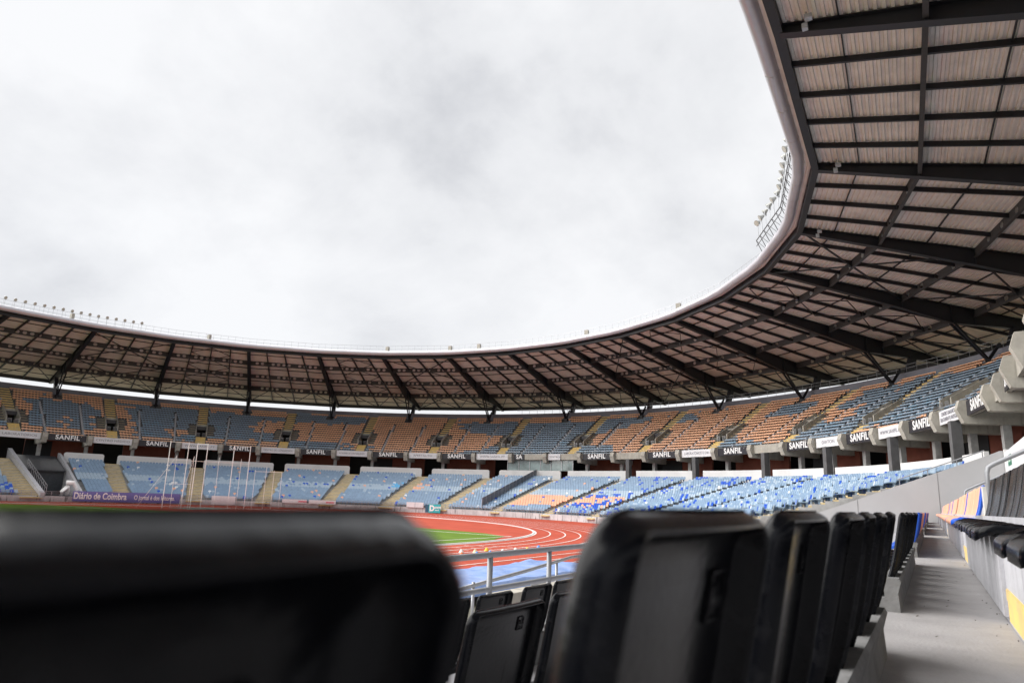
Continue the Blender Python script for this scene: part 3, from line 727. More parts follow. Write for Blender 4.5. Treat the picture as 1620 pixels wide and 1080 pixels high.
for t in KN:
    # rafter: deep plate girder with flanges
    R5 = [(55.6, 0.55), (62.2, 0.95), (69.6, 1.45), (74.6, 1.95), (80.0, 1.25), (86.3, 0.7)]
    m2 = MB(); e_ = et(t)
    for (r0, d0), (r1, d1) in zip(R5[:-1], R5[1:]):
        for hw, za, zb in ((0.035, None, None),):
            a0, a1, b0, b1 = rp(r0, t, -.02), rp(r1, t, -.02), rp(r0, t, -d0), rp(r1, t, -d1)
            m2.hexa([b0-e_*.04, b1-e_*.04, b1+e_*.04, b0+e_*.04, a0-e_*.04, a1-e_*.04, a1+e_*.04, a0+e_*.04])
        m2.bar(rp(r0, t, -d0), rp(r1, t, -d1), 0.52, 0.06); m2.bar(rp(r0, t, -.06), rp(r1, t, -.06), 0.52, 0.06)
    for r, d in ((62.2, .95), (69.6, 1.45), (74.6, 1.95), (77, 1.7)): m2.bar(rp(r, t, -.05), rp(r, t, -d), 0.4, 0.06, up=er(t))
    m2.build('rafter', STEEL, roof)
    # struts
    zf = 15.35
    foot = pt(77.9, t, zf); m2 = MB(); kp = rp(74.6, t, -1.9)
    for s_ in (-1, 1): m2.bar(foot+e_*s_*.1, kp+e_*s_*.28, .18, .22)
    m2.bar(foot, foot+Vector((0, 0, -1.3)), .5, .5); m2.bar(foot+Vector((0, 0, -.1)), pt(79.3, t, 17.1), .22, .26)
    m2.bar(pt(80.4, t, 16.5), rp(81.2, t, -1.0), .85, .6, up=e_)
    m2.build('strut', STEEL, roof)
# edge tube
m2 = MB(); P = []
for a, b in zip(KN[:-1], KN[1:]):
    A, B = rp(54.75, a, .05), rp(54.75, b, .05)
    if not P: P.append(A)
    d = (B-A); L = d.length; P += [A+d*min(.45, 1.6/L), A.lerp(B, .5), B-d*min(.45, 1.6/L)]
m2.tube(P, 0.42, 24)
for a, b in zip(KN[:-1], KN[1:]):
    A, B = rp(54.75, a, .05), rp(54.75, b, .05)
    for f in (.25, .5, .75): q = A.lerp(B, f); u = (B-A).normalized(); m2.tube([q-u*.05, q+u*.05], .445, 24)
m2_ = m2; m2.build('edge_tube', TUBE, roof, smooth=True)
# walkway rail on the edge
m2 = MB()
for a, b in zip(KN[:-1], KN[1:]):
    if b < 7: continue
    A, B = rp(55.3, a, .45), rp(55.3, b, .45); n = int((B-A).length/1.15)
    for i in range(n): q = A.lerp(B, i/n); m2.bar(q, q+Vector((0, 0, 1.15)), .035, .035)
    for z in (.55, 1.13): m2.bar(A+Vector((0, 0, z)), B+Vector((0, 0, z)), .035, .035)
    m2.bar(A+Vector((0, 0, .1)), B+Vector((0, 0, .1)), .5, .06)
m2.build('edge_railing', GALV, roof)
# boxes on the edge
for i, t in enumerate([167.5, 146.0, 113.6, 101.2, 95.2, 72.5, 52.0]):
    m2 = MB(); c = rp(55.2, t, .55); m2.box(c.x-.3, c.x+.3, c.y-.22, c.y+.22, c.z, c.z+.85); tag(m2.build('equipment_box', CONC_B), 'small beige equipment box on the roof edge walkway, %s from the left' % words(i+1), 'box', 'boxes on the roof edge')
# floodlights
def flood():
    root = empty('floodlight', (0, 0, 0), 'floodlight', 'floodlight')
    m = MB(); m.tube([(0, 0, 0), (0, 0, 1.15)], .035, 6); m.build('pole', GALV, root)
    m = MB(); m.bar((0, -.26, 1.15), (0, .26, 1.15), .05, .05); m.bar((0, -.26, 1.15), (0, -.26, 1.45), .04, .04); m.bar((0, .26, 1.15), (0, .26, 1.45), .04, .04); m.build('bracket', GALV, root)
    m = MB(); m.tube([(.22, 0, 1.62), (.12, 0, 1.56), (-.02, 0, 1.46), (-.18, 0, 1.38)], .12, 12)
    vs_ = m.v; c = Vector((.22, 0, 1.62)); ax = Vector((-.4, 0, -.24)).normalized(); L = 0.46
    m.v = []
    for p in vs_:
        q = Vector(p); tt = max(0, min(1, (q-c).dot(ax)/L)); foot = c+ax*((q-c).dot(ax)); m.v.append(tuple(foot+(q-foot)*(0.8+1.5*tt)))
    h = m.build('lamp_head', mat('lamp_housing', (0.35, 0.35, 0.33), 0.4, metal=0.4), root, smooth=False)
    m = MB(); cc = c+ax*0.475; u = ax.cross(Vector((0, 1, 0))).normalized(); m.add([tuple(cc+(u*math.cos(2*math.pi*i/16)+Vector((0, 1, 0))*math.sin(2*math.pi*i/16))*.26) for i in range(16)], [tuple(range(16))]); m.build('lens', mat('lamp_glass', (0.42, 0.42, 0.38), 0.2), h)
    return root
proto = flood()
def copytree(o, parent=None):
    c = o.copy(); COL.objects.link(c); c.parent = parent
    if parent is not None: c.matrix_parent_inverse = o.matrix_parent_inverse.copy()
    for ch in list(o.children): copytree(ch, c)
    return c
spots = [(178.2-i*1.32, 1.0, 0.55) for i in range(17)]+[(8.6+i*1.50, 1.1, 1.9) for i in range(14)]
for i, (t, zz, dz) in enumerate(spots):
    o = proto if i == 0 else copytree(proto)
    p = rp(55.2 if i < 17 else 54.3, t, dz); o.location = p; o.rotation_euler = (0, 0, R_(min(max(t, 0), 180))+(0.0 if i < 17 else rnd.uniform(-.7, .7)))
    o.scale = (1.1, 1.1, 1.1) if i >= 17 else (.8, .8, .9)
    o['label'] = ('round floodlight on the roof edge at the left, %s in that row from the left' % words(i+1)) if i < 17 else ('round floodlight on the raised rack at the right, %s from the top of the rack' % words(i-16))
    o['group'] = 'floodlights on the left roof edge' if i < 17 else 'floodlights on the right roof rack'
rk = empty('floodlight_rack', rp(55.0, 18, .6), 'thin lattice rack holding floodlights above the right roof edge', 'rack')
m2 = MB(); pts = [rp(54.3, 8+i*1.5, 0) for i in range(15)]
for i, p in enumerate(pts):
    q = rp(55.0, 8+i*1.5, .5); m2.bar(q, p+Vector((0, 0, 1.9)), .05, .05)
    if i < 14:
        m2.bar(p+Vector((0, 0, 1.9)), pts[i+1]+Vector((0, 0, 1.9)), .07, .07); m2.bar(p+Vector((0, 0, 1.3)), pts[i+1]+Vector((0, 0, 1.3)), .05, .05); m2.bar(q, pts[i+1]+Vector((0, 0, 1.9)), .035, .035)
m2.build('lattice', STEEL2, rk)
# small spotlights under the roof edge
for i, t in enumerate((6.0, -11.0, 18.8)):
    m2 = MB(); p = rp(57.2, t, -.9); m2.tube([p+Vector((0, 0, .8)), p+Vector((0, 0, .1))], .04, 6); m2.box(p.x-.22, p.x+.05, p.y-.15, p.y+.15, p.z-.15, p.z+.12); m2.box(p.x-.05, p.x+.3, p.y-.55, p.y-.2, p.z+.1, p.z+.3)
    tag(m2.build('roof_spotlight', GALV), 'small spotlight hung beside the %s big rafter from the right under the roof edge' % ('second' if i == 0 else 'first' if i == 1 else 'third'), 'spotlight')
# camera platform under roof
cp = empty('camera_platform', pt(74, 92, 17.5), 'dark hanging platform under the roof behind the middle of the curve', 'platform')
m2 = MB(); q = rp(73.6, 92.0, -3.1); a_ = et(91)*2.0; b_ = er(91)*1.2
m2.hexa([q-a_-b_, q+a_-b_, q+a_+b_, q-a_+b_]+[v+Vector((0, 0, .15)) for v in (q-a_-b_, q+a_-b_, q+a_+b_, q-a_+b_)]); m2.build('deck', STEEL2, cp)
m2 = MB()
for sa in (-1, -.33, .33, 1):
    for sb in (-1, 1):
        c = q+a_*sa+b_*sb; m2.bar(c, c+Vector((0, 0, 1.2)), .05, .05)
for z in (.6, 1.2):
    for sb in (-1, 1): m2.bar(q-a_+b_*sb+Vector((0, 0, z)), q+a_+b_*sb+Vector((0, 0, z)), .05, .05)
for sa in (-1, 1): m2.bar(q+a_*sa+Vector((0, 0, 1.2)), q+a_*sa+b_*1.0+Vector((0, 0, 3.0)), .07, .07)
m2.build('guard_rail', STEEL, cp)

# ---------------------------------------------------------------- boards and things round the pitch
def flat_board(name, t0, t1, r, z0, z1, m, label, cat='advertising board', n=1):
    A, B = pt(r, t0), pt(r, t1); X = (A-B).normalized(); nn = X.cross(Vector((0, 0, 1)))
    mb = MB(); mb.hexa([A+Vector((0, 0, z0)), B+Vector((0, 0, z0)), B-nn*.06+Vector((0, 0, z0)), A-nn*.06+Vector((0, 0, z0)), A+Vector((0, 0, z1)), B+Vector((0, 0, z1)), B-nn*.06+Vector((0, 0, z1)), A-nn*.06+Vector((0, 0, z1))])
    o = tag(mb.build(name, m), label, cat); return o, (A+B)/2+nn*.015, X, (B-A).length
o, c, X, L = flat_board('hoarding', 147.6, 165.4, 45.4, -2.62, -1.2, PURP, 'long violet hoarding with white newspaper lettering at the left end of the barrier')
text('Diário de Coimbra', 1.28, c-X*(L*.255)+Vector((0, 0, -1.88)), X, (0, 0, 1), TXTW, o, bold=.03, sx=.68); text('O jornal é dos leitores.', .92, c+X*(L*.25)+Vector((0, 0, -1.92)), X, (0, 0, 1), TXTW, o, bold=.015, sx=.64)
mb = MB(); mb.hexa([c-X*.05+Vector((0, 0, -2.5)), c+X*.05+Vector((0, 0, -2.5)), c+X*.05+Vector((0, 0, -2.5))+X.cross(Vector((0, 0, 1)))*.01, c-X*.05+Vector((0, 0, -2.5))+X.cross(Vector((0, 0, 1)))*.01]+[v+Vector((0, 0, 1.2)) for v in (c-X*.05+Vector((0, 0, -2.5)), c+X*.05+Vector((0, 0, -2.5)), c+X*.05+Vector((0, 0, -2.5)), c-X*.05+Vector((0, 0, -2.5)))]); mb.build('divider_strip', PURP, o)
o, c, X, L = flat_board('hoarding', 95.6, 98.2, 45.4, -2.66, -1.4, TEAL, 'teal hoarding with a white emblem on the barrier left of the middle')
text('D', 1.15, c-X*.45+Vector((0, 0, -2.03)), X, (0, 0, 1), TXTW, o, bold=.06); text('NOVOTI', .42, c+X*.5+Vector((0, 0, -1.9)), X, (0, 0, 1), TXTW, o, bold=.02, sx=.8)
mb = MB(); mb.bar(c+X*.1+Vector((0, 0, -2.28)), c+X*.8+Vector((0, 0, -2.28)), .02, .09); mb.build('underline', TXTW, o)
flat_board('hoarding', 98.25, 98.95, 45.4, -2.66, -1.45, TEALD, 'narrow dark teal board beside the teal hoarding')
flat_board('hoarding', 99.6, 101.4, 45.7, -1.98, -1.2, BOARD_W, 'right one of two blank white panels standing on the barrier'); flat_board('hoarding', 101.5, 103.3, 45.7, -1.98, -1.2, BOARD_W, 'left one of two blank white panels standing on the barrier')
PINK = mat('pink_lettering', (0.7, 0.2, 0.25), 0.6)
for i, (a, b) in enumerate(((118.2, 123.6), (124.0, 128.8))):
    o, c, X, L = flat_board('banner', a, b, 45.8, -2.05, -1.45, BOARD_W, 'thin white banner with faint pink mark on the barrier, %s one' % ('right' if i == 0 else 'left'), 'banner')
    mb = MB(); mb.bar(c+X*.6+Vector((0, 0, -1.75)), c+X*1.9+Vector((0, 0, -1.75)), .012, .22); mb.build('pink_mark', PINK, o)
flat_board('hoarding', 137.6, 142.0, 45.6, -2.66, -1.3, BOARD_W, 'white blank hoarding on the barrier right of the left beige stair')
# football goal
gx, gy = -75.5, 61.5
def goal(x, y, rot, w_, h_, label):
    g = empty('football_goal', (x, y, ZT), label, 'goal', rot=rot)
    mb = MB(); mb.tube([(-w_/2, 0, 0), (-w_/2, 0, h_), (w_/2, 0, h_), (w_/2, 0, 0)], .07, 8); mb.build('goal_frame', WHITEM, g).matrix_local = Matrix()
    mb = MB()
    for s_ in (-1, 1): mb.tube([(s_*w_/2, 0, h_), (s_*w_/2, .9, h_-.1), (s_*w_/2, 1.9, 0), (s_*w_/2, 0, 0)], .03, 6)
    mb.tube([(-w_/2, 1.9, 0), (w_/2, 1.9, 0)], .03, 6); mb.build('net_support', WHITEM, g).matrix_local = Matrix()
    return g
for o_ in goal(-75.6, 61.3, R_(22), 7.0, 2.35, 'white football goal standing on the red area before the bowl').children: o_.matrix_parent_inverse = Matrix()
# throwing cage
cg = empty('throwing_cage', (-79, 58, ZT), 'tall white posts of the throwing cage behind the track at left', 'cage')
def wp(x, y, h, r=.06):
    mb = MB(); mb.tube([(x, y, ZT), (x, y, ZT+h)], r, 6); return mb.build('post', WHITEM, cg)
tall = [(-81.0, 53.6, 8.2), (-80.2, 55.6, 8.2), (-80.4, 57.0, 8.2), (-79.2, 57.6, 8.2), (-78.4, 61.0, 8.2), (-77.2, 62.6, 8.2), (-80.9, 54.6, 6.5), (-80.0, 56.4, 6.5), (-78.8, 59.2, 6.5), (-77.9, 61.9, 6.5), (-77.0, 63.6, 5.2), (-75.8, 64.4, 5.6), (-75.2, 65.2, 5.2), (-74.6, 66.0, 5.0)]
for x, y, h in tall: wp(x, y, h, .045 if h > 8 else .025)
mb = MB()
for (i, j, z) in ((0, 1, 8.1), (2, 3, 8.1), (4, 5, 8.1), (0, 3, 5.9), (3, 5, 5.9), (6, 7, 3.0), (10, 13, 5.0)):
    a, b = tall[i], tall[j]; mb.bar((a[0], a[1], ZT+z), (b[0], b[1], ZT+z), .05, .05)
mb.bar((-84.5, 52.5, ZT), (-80.9, 54.6, ZT+6.4), .03, .03); mb.bar((-83.5, 57.5, ZT), (-80.0, 56.4, ZT+6.4), .03, .03)
mb.build('cross_bar', WHITEM, cg)
mb = MB(); mb.box(-83, -79, 56, 62, ZT, ZT+.012); tag(mb.build('teal_mat', mat('teal_mat', (0.15, 0.42, 0.38), 0.8)), 'flat teal mat on the ground under the throwing cage', 'mat')
# cones
for i, (x, y, c) in enumerate([(-20.37, 29.9, 'white'), (-19.94, 30.5, 'pale yellow'), (-20.27, 32.1, 'yellow'), (-19.09, 31.75, 'white'), (-19.33, 33.5, 'white'), (-19.17, 34.5, 'yellow'), (-19.5, 36.4, 'blue'), (-19.3, 28.35, 'orange'), (-19.06, 29.3, 'blue'), (-19.06, 30.5, 'blue')]):
    cc = {'white': (.75, .75, .72), 'pale yellow': (.75, .68, .4), 'yellow': (.8, .5, .03), 'blue': (.1, .3, .75), 'orange': (.75, .2, .05)}[c]
    mb = MB(); n = 14
    mb.add([(x+.14*math.cos(2*math.pi*q/n), y+.14*math.sin(2*math.pi*q/n), ZT+.004) for q in range(n)]+[(x+.05*math.cos(2*math.pi*q/n), y+.05*math.sin(2*math.pi*q/n), ZT+.17) for q in range(n)], [(q, (q+1) % n, n+(q+1) % n, n+q) for q in range(n)]+[tuple(range(n, 2*n))])
    tag(mb.build('marker_cone', mat('cone_'+c.replace(' ', '_'), cc, .5)), '%s marker cone on the red track, %s of ten counted from near left' % (c, words(i+1)), 'cone', 'marker cones on the track')
# blue landing mats
mb = MB(); nx, ny = 26, 40; vs_ = []
for i in range(nx+1):
    for j in range(ny+1):
        x = -13.8+3.2*i/nx; y = 15.5+10.2*j/ny; ed = min(i, nx-i, j, ny-j); z = ZT+0.02+(0.0 if ed == 0 else 0.30)+0.13*vnoise(x*1.6, y*1.1, 3)+0.05*vnoise(x*4, y*3, 4)
        vs_.append((x+.15*vnoise(y, 3, 7), y+.15*vnoise(x, 5, 9), z))
mb.add(vs_, [(i*(ny+1)+j, (i+1)*(ny+1)+j, (i+1)*(ny+1)+j+1, i*(ny+1)+j+1) for i in range(nx) for j in range(ny)])
tag(mb.build('landing_mat', BLUEM, smooth=True), 'crumpled blue cover over landing mats beside the near side of the track', 'mat')

# ---------------------------------------------------------------- near stand
FN, RI_ = 0.69, 0.335
near = empty('near_stand', (0, 10, ZT), 'near straight stand of concrete steps with a walkway running away', 'grandstand')
Y0, Y1 = -40.0, 44.95
lev = [(-4.75, -3.6, -1.70), (-3.6, -2.70, -1.455), (-2.70, -1.32, -1.155), (-1.32, -0.40, -0.855)]+[(-0.40+FN*n, 0.29+FN*n, -0.52+RI_*n) for n in range(0, 6)]
mb = MB()
for i, (x0, x1, z) in enumerate(lev): mb.box(x0, x1+(0.0 if i < len(lev)-1 else 2.0), Y0, Y1, ZT, z)
mb.build('terrace', CONC_L, near)
mb = MB(); mb.box(-0.395, 0.288, Y0, Y1, -0.53, -0.516); mb.build('walkway_surface', CONC_F, near)
mb = MB(); mb.box(-7.6, -4.76, Y0, 44.9, ZT, -2.35); mb.build('lower_walkway', CONC, near)
BL = [(-39.9, 3.05), (4.37, 8.42), (9.75, 18.0), (19.3, 27.6), (28.9, 37.2), (38.5, 44.6)]
ROWS = [(-2, -2.45, -0.60), (-1, -1.05, -0.30), (0, -0.112, -0.002)]+[(n, -0.12+FN*n, RI_*n) for n in range(1, 6)]
for (n, xb, zb) in ROWS:
    for (a, b) in BL:
        if n < 0 and a > 15: continue
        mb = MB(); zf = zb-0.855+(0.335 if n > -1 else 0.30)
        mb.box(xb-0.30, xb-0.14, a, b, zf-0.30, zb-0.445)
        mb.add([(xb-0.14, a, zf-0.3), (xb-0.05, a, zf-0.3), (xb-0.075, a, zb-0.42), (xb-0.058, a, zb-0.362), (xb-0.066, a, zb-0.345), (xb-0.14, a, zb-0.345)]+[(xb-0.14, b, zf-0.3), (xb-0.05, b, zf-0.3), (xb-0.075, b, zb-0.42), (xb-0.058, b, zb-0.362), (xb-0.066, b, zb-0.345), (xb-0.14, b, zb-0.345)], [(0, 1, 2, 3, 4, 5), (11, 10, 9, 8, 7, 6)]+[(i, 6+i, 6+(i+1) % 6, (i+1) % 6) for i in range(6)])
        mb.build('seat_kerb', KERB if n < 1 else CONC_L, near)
for (_, b), (a, _2) in zip(BL[:-1], BL[1:]):
    mb = MB()
    for n in range(0, 5): mb.box(0.288+FN*n-0.002, 0.288+FN*n+0.31, b+0.04, a-0.04, -0.50+RI_*n, -0.52+RI_*n+0.172)
    for n in range(0, 5): mb.box(0.288+FN*n-0.006, 0.288+FN*n-0.003, b+0.05, a-0.05, -0.40+RI_*n, -0.352+RI_*n)
    mb.build('aisle_step', YEL, near)
# seats of the near stand
def loops_to_mesh(mb, loops, cap0=True, cap1=True):
    n = len(loops[0]); o = []
    for L in loops: o += L
    fs = []
    for i in range(len(loops)-1):
        for j in range(n): fs.append((i*n+j, i*n+(j+1) % n, (i+1)*n+(j+1) % n, (i+1)*n+j))
    if cap0: fs.append(tuple(range(n))[::-1])
    if cap1: fs.append(tuple((len(loops)-1)*n+j for j in range(n)))
    mb.add(o, fs)
def rrect(w_, h_, r, inset, n=7):
    """closed outline centred in u, v from 0 (bottom) to h"""
    P = []; hw = w_/2-inset; r = max(0.004, r-inset)
    for cx_, cy_, a0 in ((hw-r, h_-inset-r, 0), (-hw+r, h_-inset-r, 90), (-hw+r, inset+r, 180), (hw-r, inset+r, 270)):
        for i in range(n): a = R_(a0+90*i/(n-1)); P.append((cx_+r*math.cos(a), cy_+r*math.sin(a)))
    # extra points along the long vertical edges, so that the lean can bend
    Q = []
    for i in range(len(P)):
        p, q = P[i], P[(i+1) % len(P)]; Q.append(p)
        if math.dist(p, q) > 0.08:
            for s_ in range(1, 6): Q.append((p[0]+(q[0]-p[0])*s_/6, p[1]+(q[1]-p[1])*s_/6))
    return Q
W_, H_ = 0.35, 0.40   # W_ is widened below for the broader shells
def lean(v): d = H_-v; return -0.20*d-0.55*max(0, d-0.2)**2
def back_mesh():
    mb = MB(); L = []
    for inset, x in ((0.05, -0.036), (0.02, -0.035), (0.008, -0.032), (0.001, -0.027), (0.0, -0.022), (0.001, -0.014), (0.0035, -0.007), (0.0075, -0.002), (0.011, 0.0), (0.013, -0.001), (0.0145, -0.005), (0.016, -0.021), (0.022, -0.027), (0.035, -0.0295), (0.05, -0.030)):
        bow = lambda u: -0.008*(abs(u)/(W_/2))**2.2
        L.append([(x+lean(v)+bow(u)-0.012*max(0, (v-H_+0.03)/0.03)**2*(1 if x > -0.02 else 0), u, 0.455+v) for u, v in rrect(W_, H_, 0.034, inset)])
    loops_to_mesh(mb, L, False, False)
    # faces across the front and the hollow rear
    n = len(L[0])
    for L0, flip in ((L[0], False), (L[-1], True)):
        vsn = [Vector(p) for p in L0]; c = []
        K = 10; zmin = min(p.z for p in vsn); zmax = max(p.z for p in vsn)
        ctr = Vector((0, 0, 0))
        for p in vsn: ctr += p
        ctr /= n
        inner = [[tuple(p.lerp(Vector((ctr.x+(lean(p.z-.455)-lean(ctr.z-.455))*(1-f)*0, ctr.y, ctr.z)), f)) for p in vsn] for f in (0, 0.35, 0.7)]
        for f_i, ringp in enumerate(inner):
            inner[f_i] = [(lean(z-.455)+(-0.036 if not flip else -0.030)-0.008*(abs(y)/(W_/2))**2.2, y, z) for (x, y, z) in ringp]
        loops_to_mesh(mb, inner, False, True)
    return mb
def pan_mesh():
    mb = MB(); L = []
    for inset, z in ((0.06, 0.462), (0.03, 0.468), (0.012, 0.472), (0.003, 0.468), (0.0, 0.458), (0.0, 0.425), (0.003, 0.421), (0.008, 0.425), (0.01, 0.45), (0.03, 0.455)):
        def drop(v): return -0.035*max(0, (v-0.22)/0.08)**2 if v > 0.22 else 0.012*(v/0.22)
        L.append([(-0.085-v, u, z+drop(v)) for u, v in rrect(W_+0.07, 0.30, 0.07, inset)])
    loops_to_mesh(mb, L, True, True); return mb
def plate_mesh():
    mb = MB(); x = 0.0022
    f = lambda u, v: (lean(v)-0.0295+x, u, 0.455+v)
    for (u0, u1, v0, v1) in ((0.070, 0.104, 0.352, 0.3532), (0.070, 0.104, 0.316, 0.3172), (0.070, 0.0712, 0.316, 0.3532), (0.1028, 0.104, 0.316, 0.3532), (0.076, 0.079, 0.322, 0.342), (0.079, 0.086, 0.330, 0.333), (0.086, 0.089, 0.320, 0.344), (0.093, 0.099, 0.326, 0.334)):
        a = [f(u0, v0), f(u1, v0), f(u1, v1), f(u0, v1)]; b = [(p[0]-0.004, p[1], p[2]) for p in a]; mb.hexa(b+a)
    return mb
def make_seat(mats):
    root = empty('stadium_seat', (0, 0, 0), 'seat', 'seat')
    back_mesh().build('backrest', mats, root, smooth=True, sharp=50)
    pan_mesh().build('seat_pan', mats, root, smooth=True)
    plate_mesh().build('embossed_plate', mats, root)
    mb = MB()
    for s_ in (-1, 1): mb.bar((-0.16, s_*0.09, 0.415), (-0.11, s_*0.09, 0.40), 0.04, 0.05)
    mb.bar((-0.105, -0.1, 0.42), (-0.105, 0.1, 0.42), 0.04, 0.05); mb.build('bracket', mats, root)
    return root
protos = {}
used = set()
def get(kind, wide):
    global W_
    key = (kind, wide)
    if key not in protos:
        W_ = wide; protos[key] = make_seat(BLK if kind == 'black' else SEATC[kind]); return protos[key]
    return copytree(protos[key])
RN = {-2: 'row before the grey railing', -1: 'row below the eye level row', 0: 'row left of the walkway', 1: 'row right of the walkway', 2: 'second row right of walkway', 3: 'third row right of walkway', 4: 'fourth row right of walkway'}
for (n, xb, zb) in ROWS:
    if n > 4: continue
    for bi, (a, b) in enumerate(BL):
        if n < 0 and bi > 1 or n >= 3 and bi > 2 or n == 2 and bi > 3: continue
        cnt = int((b-a+0.1)/0.498)
        if bi == 0:
            y = {0: 0.482, -1: 1.84-2*0.498, -2: 2.06}.get(n, 0.47)
            ys = [y+0.498*i for i in range(6 if n >= 0 else 5)]
            if n == 0: ys += [0.028, -0.5, -1.0]
            elif n > 0: ys += [-0.03]
        else:
            ys = [a+0.26+0.498*i for i in range(cnt)]
            if n < 0: ys = ys[:4]
        ys = sorted(ys)
        for i, yy in enumerate(ys):
            if bi <= 1: kind = 'black'
            elif n == 0: kind = 'bright blue' if i < 3 or h2(i, n, 2) < .3 else 'faded orange'
            elif n == 1: kind = ('bright blue' if i in (0, 7) and bi == 2 or i % 7 == 6 and bi > 2 else 'faded orange')
            elif n == 2: kind = 'pale blue' if h2(i, n, 4) < .6 else 'bright blue'
            else: kind = 'pale blue'
            o = get(kind, 0.322 if n == 0 and bi < 2 else 0.41 if kind == 'black' else 0.46)
            o.location = (xb, yy, zb-0.855+(rnd.uniform(-.002, .001) if abs(yy-.028) > .1 else -.0014)); o.rotation_euler = (0, rnd.uniform(-.01, .01), rnd.uniform(-.015, .015))
            o['label'] = '%s seat, %s, %s seat of %s block' % (kind, RN[n], words(i+1), words(bi+1)); o['category'] = 'seat'; o['group'] = 'seats of the near stand'
# front rail
fr = empty('front_railing', (-4.23, 8, -1.70), 'grey tube railing in front of the near black seats', 'railing')
mb = MB(); mb.tube([(-4.23, -3.5, -.62), (-4.23, 22, -.62)], .035, 10); mb.build('top_rail', RAILG, fr, smooth=True)
mb = MB(); mb.tube([(-4.23, -3.5, -.98), (-4.23, 22, -.98)], .028, 10); mb.build('lower_rail', RAILG, fr, smooth=True)
for i in range(-4, 10):
    y = 6.78+1.41*i; 
    if y < -3.4 or y > 22: continue
    mb = MB(); mb.tube([(-4.23, y, -1.70), (-4.23, y, -.62)], .032, 10); mb.build('post', RAILG, fr, smooth=True)
sr = empty('stair_handrail', (-7.2, 13, -2.35), 'pale tube handrail rising along steps beyond the grey railing', 'handrail')
mb = MB(); mb.tube([(-7.2, 10.0, -1.62), (-7.2, 12.87, -1.44), (-7.2, 15.0, -1.28), (-7.2, 15.3, -1.275), (-7.2, 18.5, -1.4)], .035, 10); mb.tube([(-7.2, 13.2, -1.72), (-7.2, 18.5, -1.60)], .03, 8); mb.build('rail', GALV, sr, smooth=True)
for y in (11.0, 14.3, 17.4):
    mb = MB(); mb.tube([(-7.2, y, -2.35), (-7.2, y, -1.33 if y > 12 else -1.5)], .03, 8); mb.build('post', GALV, sr, smooth=True)
mb = MB(); mb.box(-8.0, -7.62, 12.7, 44.9, ZT, -1.93); tag(mb.build('touchline_wall', mat('beige_wall_concrete', (.50, .47, .41), .9, var=.25, scale=1.5, streak=((.2, .19, .17), 4, .6, .6))), 'beige concrete wall between the near stand and the blue mats', 'wall')
# end wall
mb = MB(); pr = [(-14.0, ZT), (-14.0, -2.0), (-10.4, -2.0), (-4.6, 0.2), (2.77, 3.05), (3.36, 3.31), (4.4, 3.31), (4.4, ZT)]; n = len(pr)
mb.add([(x, 45.0, z) for x, z in pr]+[(x, 45.3, z) for x, z in pr], [tuple(range(n)), tuple(range(2*n-1, n-1, -1))]+[(i, n+i, n+(i+1) % n, (i+1) % n) for i in range(n)])
ew = tag(mb.build('end_wall', mat('smooth_grey_wall', (.43, .43, .44), .85, var=.08, scale=.4, streak=((.42, .42, .43), .9, .25, .3))), 'big smooth grey concrete wall closing the far end of the near stand', 'wall')
mb = MB()
for x in (-3.6, .42): mb.box(x, x+.03, 44.99, 45.001, ZT, wall_top(x)-.02)
mb.build('joint', mat('joint_dark', (.2, .2, .2), .9), ew)
mb = MB(); mb.tube([(-1.5, 45.15, wall_top(-1.5)+.35), (2.7, 45.15, wall_top(2.7)+.32)], .03, 8)
for x in (-1.4, .0, 1.4, 2.6): mb.tube([(x, 45.15, wall_top(x)-.05), (x, 45.15, wall_top(x)+.34)], .025, 6)
mb.build('handrail', RAILG, ew)
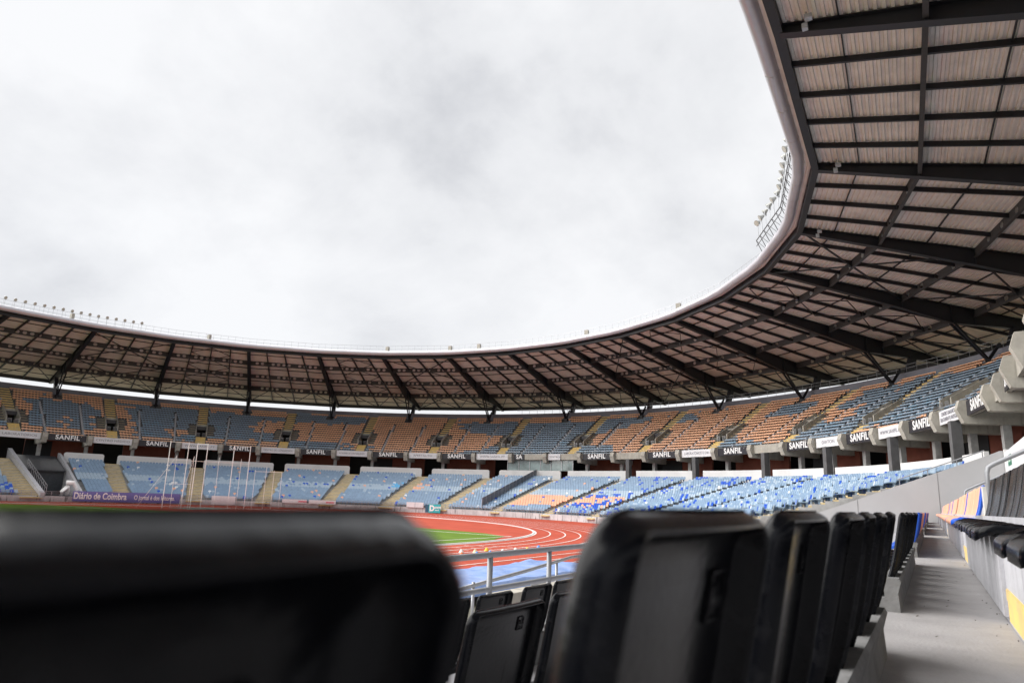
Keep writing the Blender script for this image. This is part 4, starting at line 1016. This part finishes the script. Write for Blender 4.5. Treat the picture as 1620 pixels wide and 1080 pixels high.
# rear wall and its boards
mb = MB(); mb.box(3.75, 3.95, -40, 44.98, 1.1, 2.2); tag(mb.build('rear_wall', CONC), 'low concrete wall behind the top row of the near stand', 'wall')
hb = empty('perimeter_board', (3.7, 41, 1.75), 'white boards with a green panel on the rear wall at the right edge', 'advertising board')
mb = MB(); mb.box(3.60, 3.70, 20, 44.4, 1.85, 3.25); mb.build('board', BOARD_W, hb)
mb = MB(); mb.box(3.52, 3.72, 44.4, 44.9, 1.4, 3.35); mb.build('end_post', WHITEM, hb)
mb = MB(); mb.box(3.585, 3.60, 42.2, 43.9, 2.45, 2.98); gp = mb.build('green_panel', GREENB, hb)
mb = MB(); mb.box(3.575, 3.585, 42.5, 43.6, 2.63, 2.76); mb.build('pale_strip', mat('pale_green', (.45, .6, .5), .6), gp)
mb = MB(); mb.box(3.55, 3.6, 20, 44.4, 1.84, 1.9); mb.build('bottom_edge', GALV, hb)
# stair handrail and concrete post right of the walkway
def arail(y, dx, label):
    h_ = empty('aisle_handrail', (0.6+dx, y, -.18), label, 'handrail', 'handrails on the right aisles')
    mb = MB(); mb.tube([(.55+dx, y, -.1), (.55+dx, y, .44), (.57+dx, y, .50), (.62+dx, y, .535), (1.3+dx, y, .87), (2.2+dx, y, 1.31)], .025, 10); mb.build('tube', RAILG, h_, smooth=True)
arail(9.2, 0.0, 'thick grey bent handrail over the near right black seats')
arail(18.8, 0.12, 'thin dark handrail behind the orange seats further along')
mb = MB(); mb.box(.50, .76, 9.25, 9.5, -.185, .30); tag(mb.build('concrete_block', mat('pale_post_concrete', (.6, .59, .56), .85, var=.2, scale=5)), 'pale concrete block between the black and the orange seats', 'block')

# lettering becomes plain meshes
bpy.context.view_layer.update(); dg = bpy.context.evaluated_depsgraph_get()
for o in [o for o in bpy.data.objects if o.type == 'FONT']:
    me = bpy.data.meshes.new_from_object(o.evaluated_get(dg)); par = o.parent; M = o.matrix_world.copy()
    q = bpy.data.objects.new('lettering', me); COL.objects.link(q)
    if par: q.parent = par; q.matrix_parent_inverse = par.matrix_world.inverted()
    q.matrix_world = M
    bpy.data.objects.remove(o)

# litter on the walkway
mb = MB()
for i in range(90):
    x = rnd.uniform(-.12, .27); y = rnd.uniform(.8, 20)**1.0; a = rnd.uniform(0, 6.28); l = rnd.uniform(.002, .008); w2 = l*rnd.uniform(.3, .9); ca, sa = math.cos(a), math.sin(a)
    if rnd.random() < .45: x = .275-abs(rnd.gauss(0, .02))
    mb.add([(x+ca*l*u-sa*w2*v, y+sa*l*u+ca*w2*v, -.5155+.004*(u > 0)) for u, v in ((-1, -.6), (1, -1), (1.2, .7), (-.8, 1))], [(0, 1, 2, 3)])
tag(mb.build('litter', mat('dry_leaf_litter', (.05, .035, .025), .9), fix=False), 'small dark leaf scraps and litter on the walkway floor', 'litter', kind='stuff')
